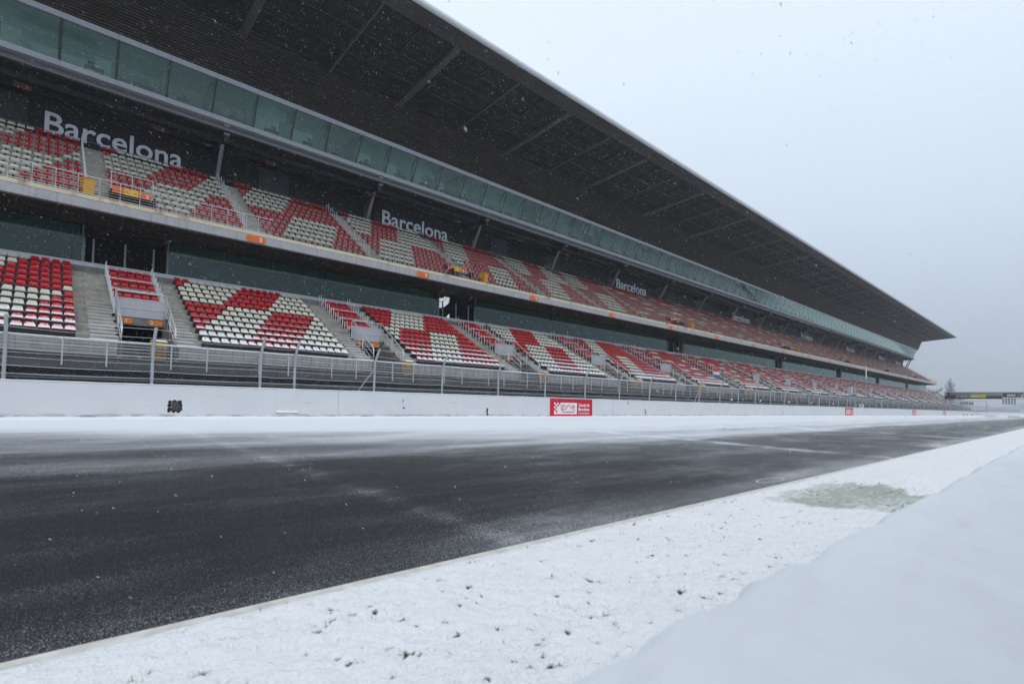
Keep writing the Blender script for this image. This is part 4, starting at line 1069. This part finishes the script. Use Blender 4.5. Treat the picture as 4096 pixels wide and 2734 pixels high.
for k, wh in enumerate(('leftmost', 'second', 'third', 'fourth', 'fifth', 'sixth', 'seventh', 'eighth', 'ninth')):
    wbin((4.75, 19.6, 33.5, 48.2, 62.2, 76.3, 90.3, 104.3, 118.3)[k], 32.35, 3.0, .1*(-1)**k, 'snow-capped yellow wheelie bin, %s along the front walkway behind the fence' % wh, True)
for k, (x, wh) in enumerate(((1.98, 'leftmost'), (33.0, 'second'), (74.3, 'third'), (119.2, 'fourth'), (159., 'fifth'), (202., 'sixth'))):
    wbin(x, 40.42, 13.22, .15, 'yellow wheelie bin on the balcony, %s from the left' % wh if wh != 'leftmost' else 'leftmost yellow wheelie bin on the balcony beside the stair', False)
# tarpaulin on one tunnel portal
e = empty('banner', (VX0+.1+M14*5, PYV-.12, 5.5), 'red, white and blue banner draped on the sixth tunnel portal', 'banner')
for z0, z1, mt in ((1.0, 1.45, 'tarp_red'), (.55, .995, 'sign_white'), (-.15, .545, 'tarp_blue')):
    m = MB()
    for q in range(6):
        x0, x1 = q*.33, (q+1)*.33; f0, f1 = .03*math.sin(q*1.7), .03*math.sin((q+1)*1.7)
        m.quad((x0, f0, z0), (x1, f1, z0), (x1, f1, z1), (x0, f0, z1)); m.quad((x0, f0+.01, z1), (x1, f1+.01, z1), (x1, f1+.01, z0), (x0, f0+.01, z0))
    obj('banner_stripe', m, mt, e)

# ------------------------------------------------------------------ poles, gantry, far objects
e = empty('camera_pole', (78.3, 20.25, 1.5), 'slim grey pole with a tall camera housing behind the barrier', 'pole')
m = MB(); m.tube([(0, 0, -.2), (0, 0, 1.9)], .05, 8); obj('pole', m, 'galvanised', e)
m = MB(); m.box(-.35, .30, -.22, .22, 1.75, 2.75); m.box(-.1, .1, -.1, .1, 1.66, 1.76); obj('housing', m, 'portal_grey', e)
m = MB(); m.box(.30, .95, -.2, .2, 1.85, 2.7); obj('rear_unit', m, 'rail_dark', e)
m = MB(); m.box(-.42, 1.0, -.24, .24, 2.75, 2.80); obj('hood', m, 'dark_metal', e)
e = empty('cabinet', (84.3, 20.5, 1.45), 'small white cabinet standing on top of the barrier', 'cabinet')
m = MB(); m.box(-.6, .6, -.15, .15, 0, .55); obj('cabinet_body', m, 'white_paint', e); m = MB(); m.box(-.65, .65, -.18, .18, .553, .59); obj('cabinet_lid', m, 'snow', e)
e = empty('mast', (110., 26, .43), 'tall thin banded white mast behind the fence', 'mast')
m = MB(); m.tube([(0, 0, 0), (0, 0, 6.5)], .06, 6); obj('mast_pole', m, 'galvanised', e)
for z0, z1 in ((6.5, 7.2), (7.25, 7.95), (8.0, 8.7)): m = MB(); m.tube([(.05, 0, z0), (.06, 0, z1)], .12, 8); obj('mast_band', m, 'white_paint', e)
# start-light gantry across the track
GX = 200.
e = empty('start_gantry', (GX, 10, .2), 'grey start gantry with advertising boards spanning the far track', 'gantry')
def gb(name, y0, y1, z0, z1, mat, dx=0., th=.2): m = MB(); m.box(dx, dx+th, y0-10, y1-10, z0-.2, z1-.2); return obj(name, m, mat, e)
gb('board', 14.9, 27.4, 5.15, 6.0, 'board_dark', 0); gb('board', 20.9, 27.0, 6.0, 7.05, 'board_dark', .004); gb('board', 14.9, 20.9, 6.0, 7.05, 'board_grey', .0)
gb('board', 20.4, 26.2, 6.2, 7.08, 'board_grey', -.02); gb('yellow_board', 18.3, 21.4, 5.5, 6.6, 'board_yellow', -.06)
gb('board', -3, 14.9, 5.55, 7.0, 'board_grey', .3); gb('snow_ledge', -3, 27.5, 7.09, 7.18, 'snow', -.05, 1.4)
for y0, y1 in ((11.9, 14.7), (3.5, 9.6), (9.8, 11.0)): gb('board', y0, y1, 5.7, 6.7, 'board_dark' if y1-y0 > 2 else 'white_paint', .15)
for y0, y1 in ((12.2, 13.9), (6, 9.2)): gb('emblem', y0, y1, 5.85, 6.5, 'portal_grey', .1)
for z in (5.05, 5.3): gb('truss_chord', -3, 14.8, z, z+.1, 'white_paint', -.1, .1)
gb('truss_chord', -3, 14.8, 5.18, 5.26, 'black_paint', -.06, .1)
m = MB()
for q in range(8): m.tube([(.05, 3.0-10+1*q+.5, 5.3), (.05, 4.0-10+q, 6.7)], .05, 5); m.tube([(.05, 4.0-10+q+.5, 6.7), (.05, 4.5-10+q, 5.3)], .05, 5)
obj('truss_lattice', m, 'dark_metal', e)
for y in (27.3, 26.2, -2.5): m = MB(); m.tube([(.5, y-10, -.2), (.5, y-10, 7.0)], .16, 8); obj('gantry_leg', m, 'galvanised', e)
text('lettering', 'CATALUNYA', 'portal_grey', e, (-.07, 14.1, 6.05), 2.6, .4, .02, .0, -math.pi/2)
text('lettering', 'IS YOUR HOME', 'sign_white', e, (-.07, 14.7, 5.4), 4.6, .5, .02, .02, -math.pi/2)
text('lettering', 'CIRCUIT', 'board_dark', e, (-.12, 11.1, 6.15), 2.4, .2, .02, .0, -math.pi/2)
m = MB(); m.tube([(.4, .5, 6.9), (.4, .5, 8.2), (.4, -.4, 8.35)], .05, 6); m.box(.3, .5, -.75, -.35, 8.2, 8.42); obj('lamp_arm', m, 'galvanised', e)
lm = MB(); lm.box(-.12, .12, -.19, .19, -1.3, 0.12); lm = lm.mesh('lamp_housing', 'black_paint')
lz = MB(); lz.tube([(-.16, 0, 0), (-.11, 0, 0)], .14, 10); lz = lz.mesh('lens', 'white_paint')
for i, wh in enumerate(('leftmost', 'second', 'middle', 'fourth', 'rightmost')):
    y = 14.7-.59*i
    t_ = empty('start_light', (GX-.2, y, 5.0), 'black three-lens start light under the gantry, %s of the five' % wh, 'signal light', 'five start lights under the gantry')
    link('lamp_housing', lm, t_)
    for z in (-.2, -.6, -1.0): link('lens', lz, t_, (0, 0, z))
    m = MB(); m.tube([(0, 0, .1), (.1, 0, .4)], .05, 5); obj('hanger', m, 'dark_metal', t_)
e = empty('far_gantry', (320, 38, .3), 'second fainter signal bar beyond the start gantry', 'gantry')
m = MB(); m.box(0, .4, -9, 5, 6.2, 6.5); obj('signal_bar', m, 'white_paint', e)
for i in range(5): m = MB(); m.box(0, .3, -.7-.9*i, -.1-.9*i, 4.6, 5.9); obj('signal_box', m, 'rail_dark', e)
for y in (4.8, -9): m = MB(); m.tube([(.2, y, -.2), (.2, y, 6.2)], .15, 6); obj('gantry_leg', m, 'galvanised', e)
for i, (x, y) in enumerate(((146., 12.7), (146., 9.2))):
    t_ = empty('track_block', (x, y, gz(y)), 'low white block on the far track, %s of two' % ('left' if i == 0 else 'right'), 'block', 'white blocks on the far track')
    m = MB(); m.ext([(-.9, 0), (.9, 0), (.85, .5), (-.85, .5)], -.4, .4); obj('block_body', m, 'white_paint', t_)
for i, x in enumerate((167., 173., 182.)):
    t_ = empty('traffic_cone', (x, 19.4, gz(19.4)), 'small red traffic cone by the far barrier, %s of three' % ('nearest', 'middle', 'farthest')[i], 'cone', 'cones along the far barrier')
    m = MB(); m.tube([(0, 0, .02), (0, 0, .45)], .12, 8, r2=.03); obj('cone_body', m, 'signal_red', t_); m = MB(); m.box(-.2, .2, -.2, .2, .0, .03); obj('cone_base', m, 'signal_red', t_)

# trees beyond the end of the stand
def tree(x, y, h, w, label, tall, seed, leafy=2600):
    r = random.Random(seed); e = empty('bare_tree' if tall else 'frosted_tree', (x, y, .4), label, 'tree', 'frosted trees beyond the grandstand')
    m = MB(); m.tube([(0, 0, -.3), (.1, 0, h*.3), (.0, .1, h*.7), (0, 0, h*.95)], h*.018, 7, r2=h*.004)
    br = []
    for k in range(46 if tall else 40):
        z0 = h*r.uniform(.12, .8); a = r.uniform(0, 6.28); up = r.uniform(.55, .9) if tall else r.uniform(.05, .55)
        ln = w*r.uniform(.5, 1.)*(1.15-z0/h*.5); d = Vector((math.cos(a)*(1-up), math.sin(a)*(1-up), up)).normalized()
        p0 = Vector((0, 0, z0)); p1 = p0+d*ln*(1.5 if tall else 1.); p2 = p1+d*ln*.4+Vector((r.uniform(-.3, .3), r.uniform(-.3, .3), .3))*ln*.5
        m.tube([p0, (p0+p1)/2+Vector((0, 0, -.04*ln)), p1, p2], h*.006, 4, r2=h*.0015); br.append((p0, p1, p2))
    obj('trunk', m, 'bark', e)
    m = MB()
    for k in range(leafy):
        p0, p1, p2 = r.choice(br); q = r.random()**.7
        p = p0.lerp(p1, q) if r.random() < .6 else p1.lerp(p2, q)
        p = p+Vector((r.gauss(0, 1), r.gauss(0, 1), r.gauss(0, .8)))*w*.10
        d = Vector((r.gauss(0, 1), r.gauss(0, 1), abs(r.gauss(0, 1))+(1.2 if tall else 0))).normalized()*r.uniform(.25, .7)*h*.06; u = d.cross(Vector((r.random(), r.random(), r.random()))).normalized()*h*.0032*r.uniform(.5, 1.6)*(1 if tall else 2.)
        m.quad(p-u, p+u, p+d+u*.4, p+d-u*.4)
    obj('crown', m, 'twig_frost', e)
tree(335, 43.6, 16.6, 3.2, 'tall narrow bare tree rising behind the gantry board', True, 1, 3000)
tree(330, 49.6, 13.4, 4.6, 'broad frosted tree beside the end of the grandstand', False, 2)
tree(345, 46.4, 11.4, 4.4, 'low frosted tree between the stand and the tall bare tree', False, 3)
tree(340, 40.5, 9.5, 4.0, 'small frosted tree just behind the gantry board', False, 4, 1800)
tree(352, 54., 12.4, 4.5, 'frosted tree half hidden by the end of the grandstand', False, 5, 1800)
xs = np.linspace(480, 750, 60); ys = np.linspace(-40, 180, 60)
def hz(gx, gy): return .3+np.clip((gx-520)/200, 0, 1)*np.clip((75-gy)/70, 0, 1)*(16+8*fbm(gx*.02, gy*.02, 51))+2.5*fbm(gx*.15, gy*.15, 52)*np.clip((gx-500)/60, 0, 1)-.6
tag(obj('hills', grid_mesh('hills', xs, ys, hz, 'forest_snow'), None), 'hazy wooded hillside at the far right', 'hill', kind='structure')

# ------------------------------------------------------------------ falling snow
N = 150000
Fv, Rv, Uv = (np.array(q) for q in (F, RV, UV))
d = 1.5+62*rng.random(N)**.72; u, v = -200+4500*rng.random(N), -150+2700*rng.random(N)
p = np.array([0, 0, CAMZ])+(Fv*FPX+Rv*(u-2048)[:, None]+Uv*(CY-v)[:, None])*(d/FPX)[:, None]
gnd = np.array([gz(y) for y in p[:, 1]])
ok = (p[:, 2] > gnd+.05) & (p[:, 1] < 40) & (p[:, 1] > .6) & (p[:, 2] < 34) & ((d > 6) | (rng.random(N) < .12)); p, d = p[ok], d[ok]; N = len(p)
sz = ((.0021+.0028*rng.random(N)**2.5)*(1+d/24.))[:, None]
a = np.array([.78, .25, -.58])+rng.normal(0, .22, (N, 3)); a /= np.linalg.norm(a, axis=1)[:, None]
b = np.cross(a, [.3, .5, .8]); b /= np.linalg.norm(b, axis=1)[:, None]; c = np.cross(a, b)
V = np.stack([p+a*sz*2.4, p+b*sz*.8, p+c*sz*.75, p-(b+c)*sz*.6, p-a*sz*2.1], 1).reshape(-1, 3)
T = np.array([(0, 1, 2), (0, 2, 3), (0, 3, 1), (4, 2, 1), (4, 3, 2), (4, 1, 3)]); Fc = (np.arange(N)[:, None, None]*5+T[None]).reshape(-1, 3)
me = bpy.data.meshes.new('falling_snow'); me.vertices.add(len(V)); me.vertices.foreach_set('co', V.ravel())
me.loops.add(Fc.size); me.loops.foreach_set('vertex_index', Fc.ravel()); me.polygons.add(len(Fc)); me.polygons.foreach_set('loop_start', np.arange(0, Fc.size, 3)); me.update(calc_edges=True); me.validate()
me.materials.append(MATS['flake'])
tag(link('falling_snow', me), 'snowflakes drifting through the air', 'snow', kind='stuff')

# ------------------------------------------------------------------ haze
m = MB(); m.box(-55, 770, -65, 335, -1.2, 36)
hm = bpy.data.materials.new('haze'); hm.use_nodes = True
for n in list(hm.node_tree.nodes): hm.node_tree.nodes.remove(n)
pv = hm.node_tree.nodes.new('ShaderNodeVolumePrincipled'); pv.inputs['Density'].default_value = .0007; pv.inputs['Color'].default_value = (.93, .95, .98, 1); pv.inputs['Anisotropy'].default_value = .2
ho = hm.node_tree.nodes.new('ShaderNodeOutputMaterial'); hm.node_tree.links.new(pv.outputs[0], ho.inputs['Volume'])
MATS['haze'] = hm
tag(obj('haze', m, 'haze'), 'snowy haze filling the air over the whole track', 'haze', kind='stuff')
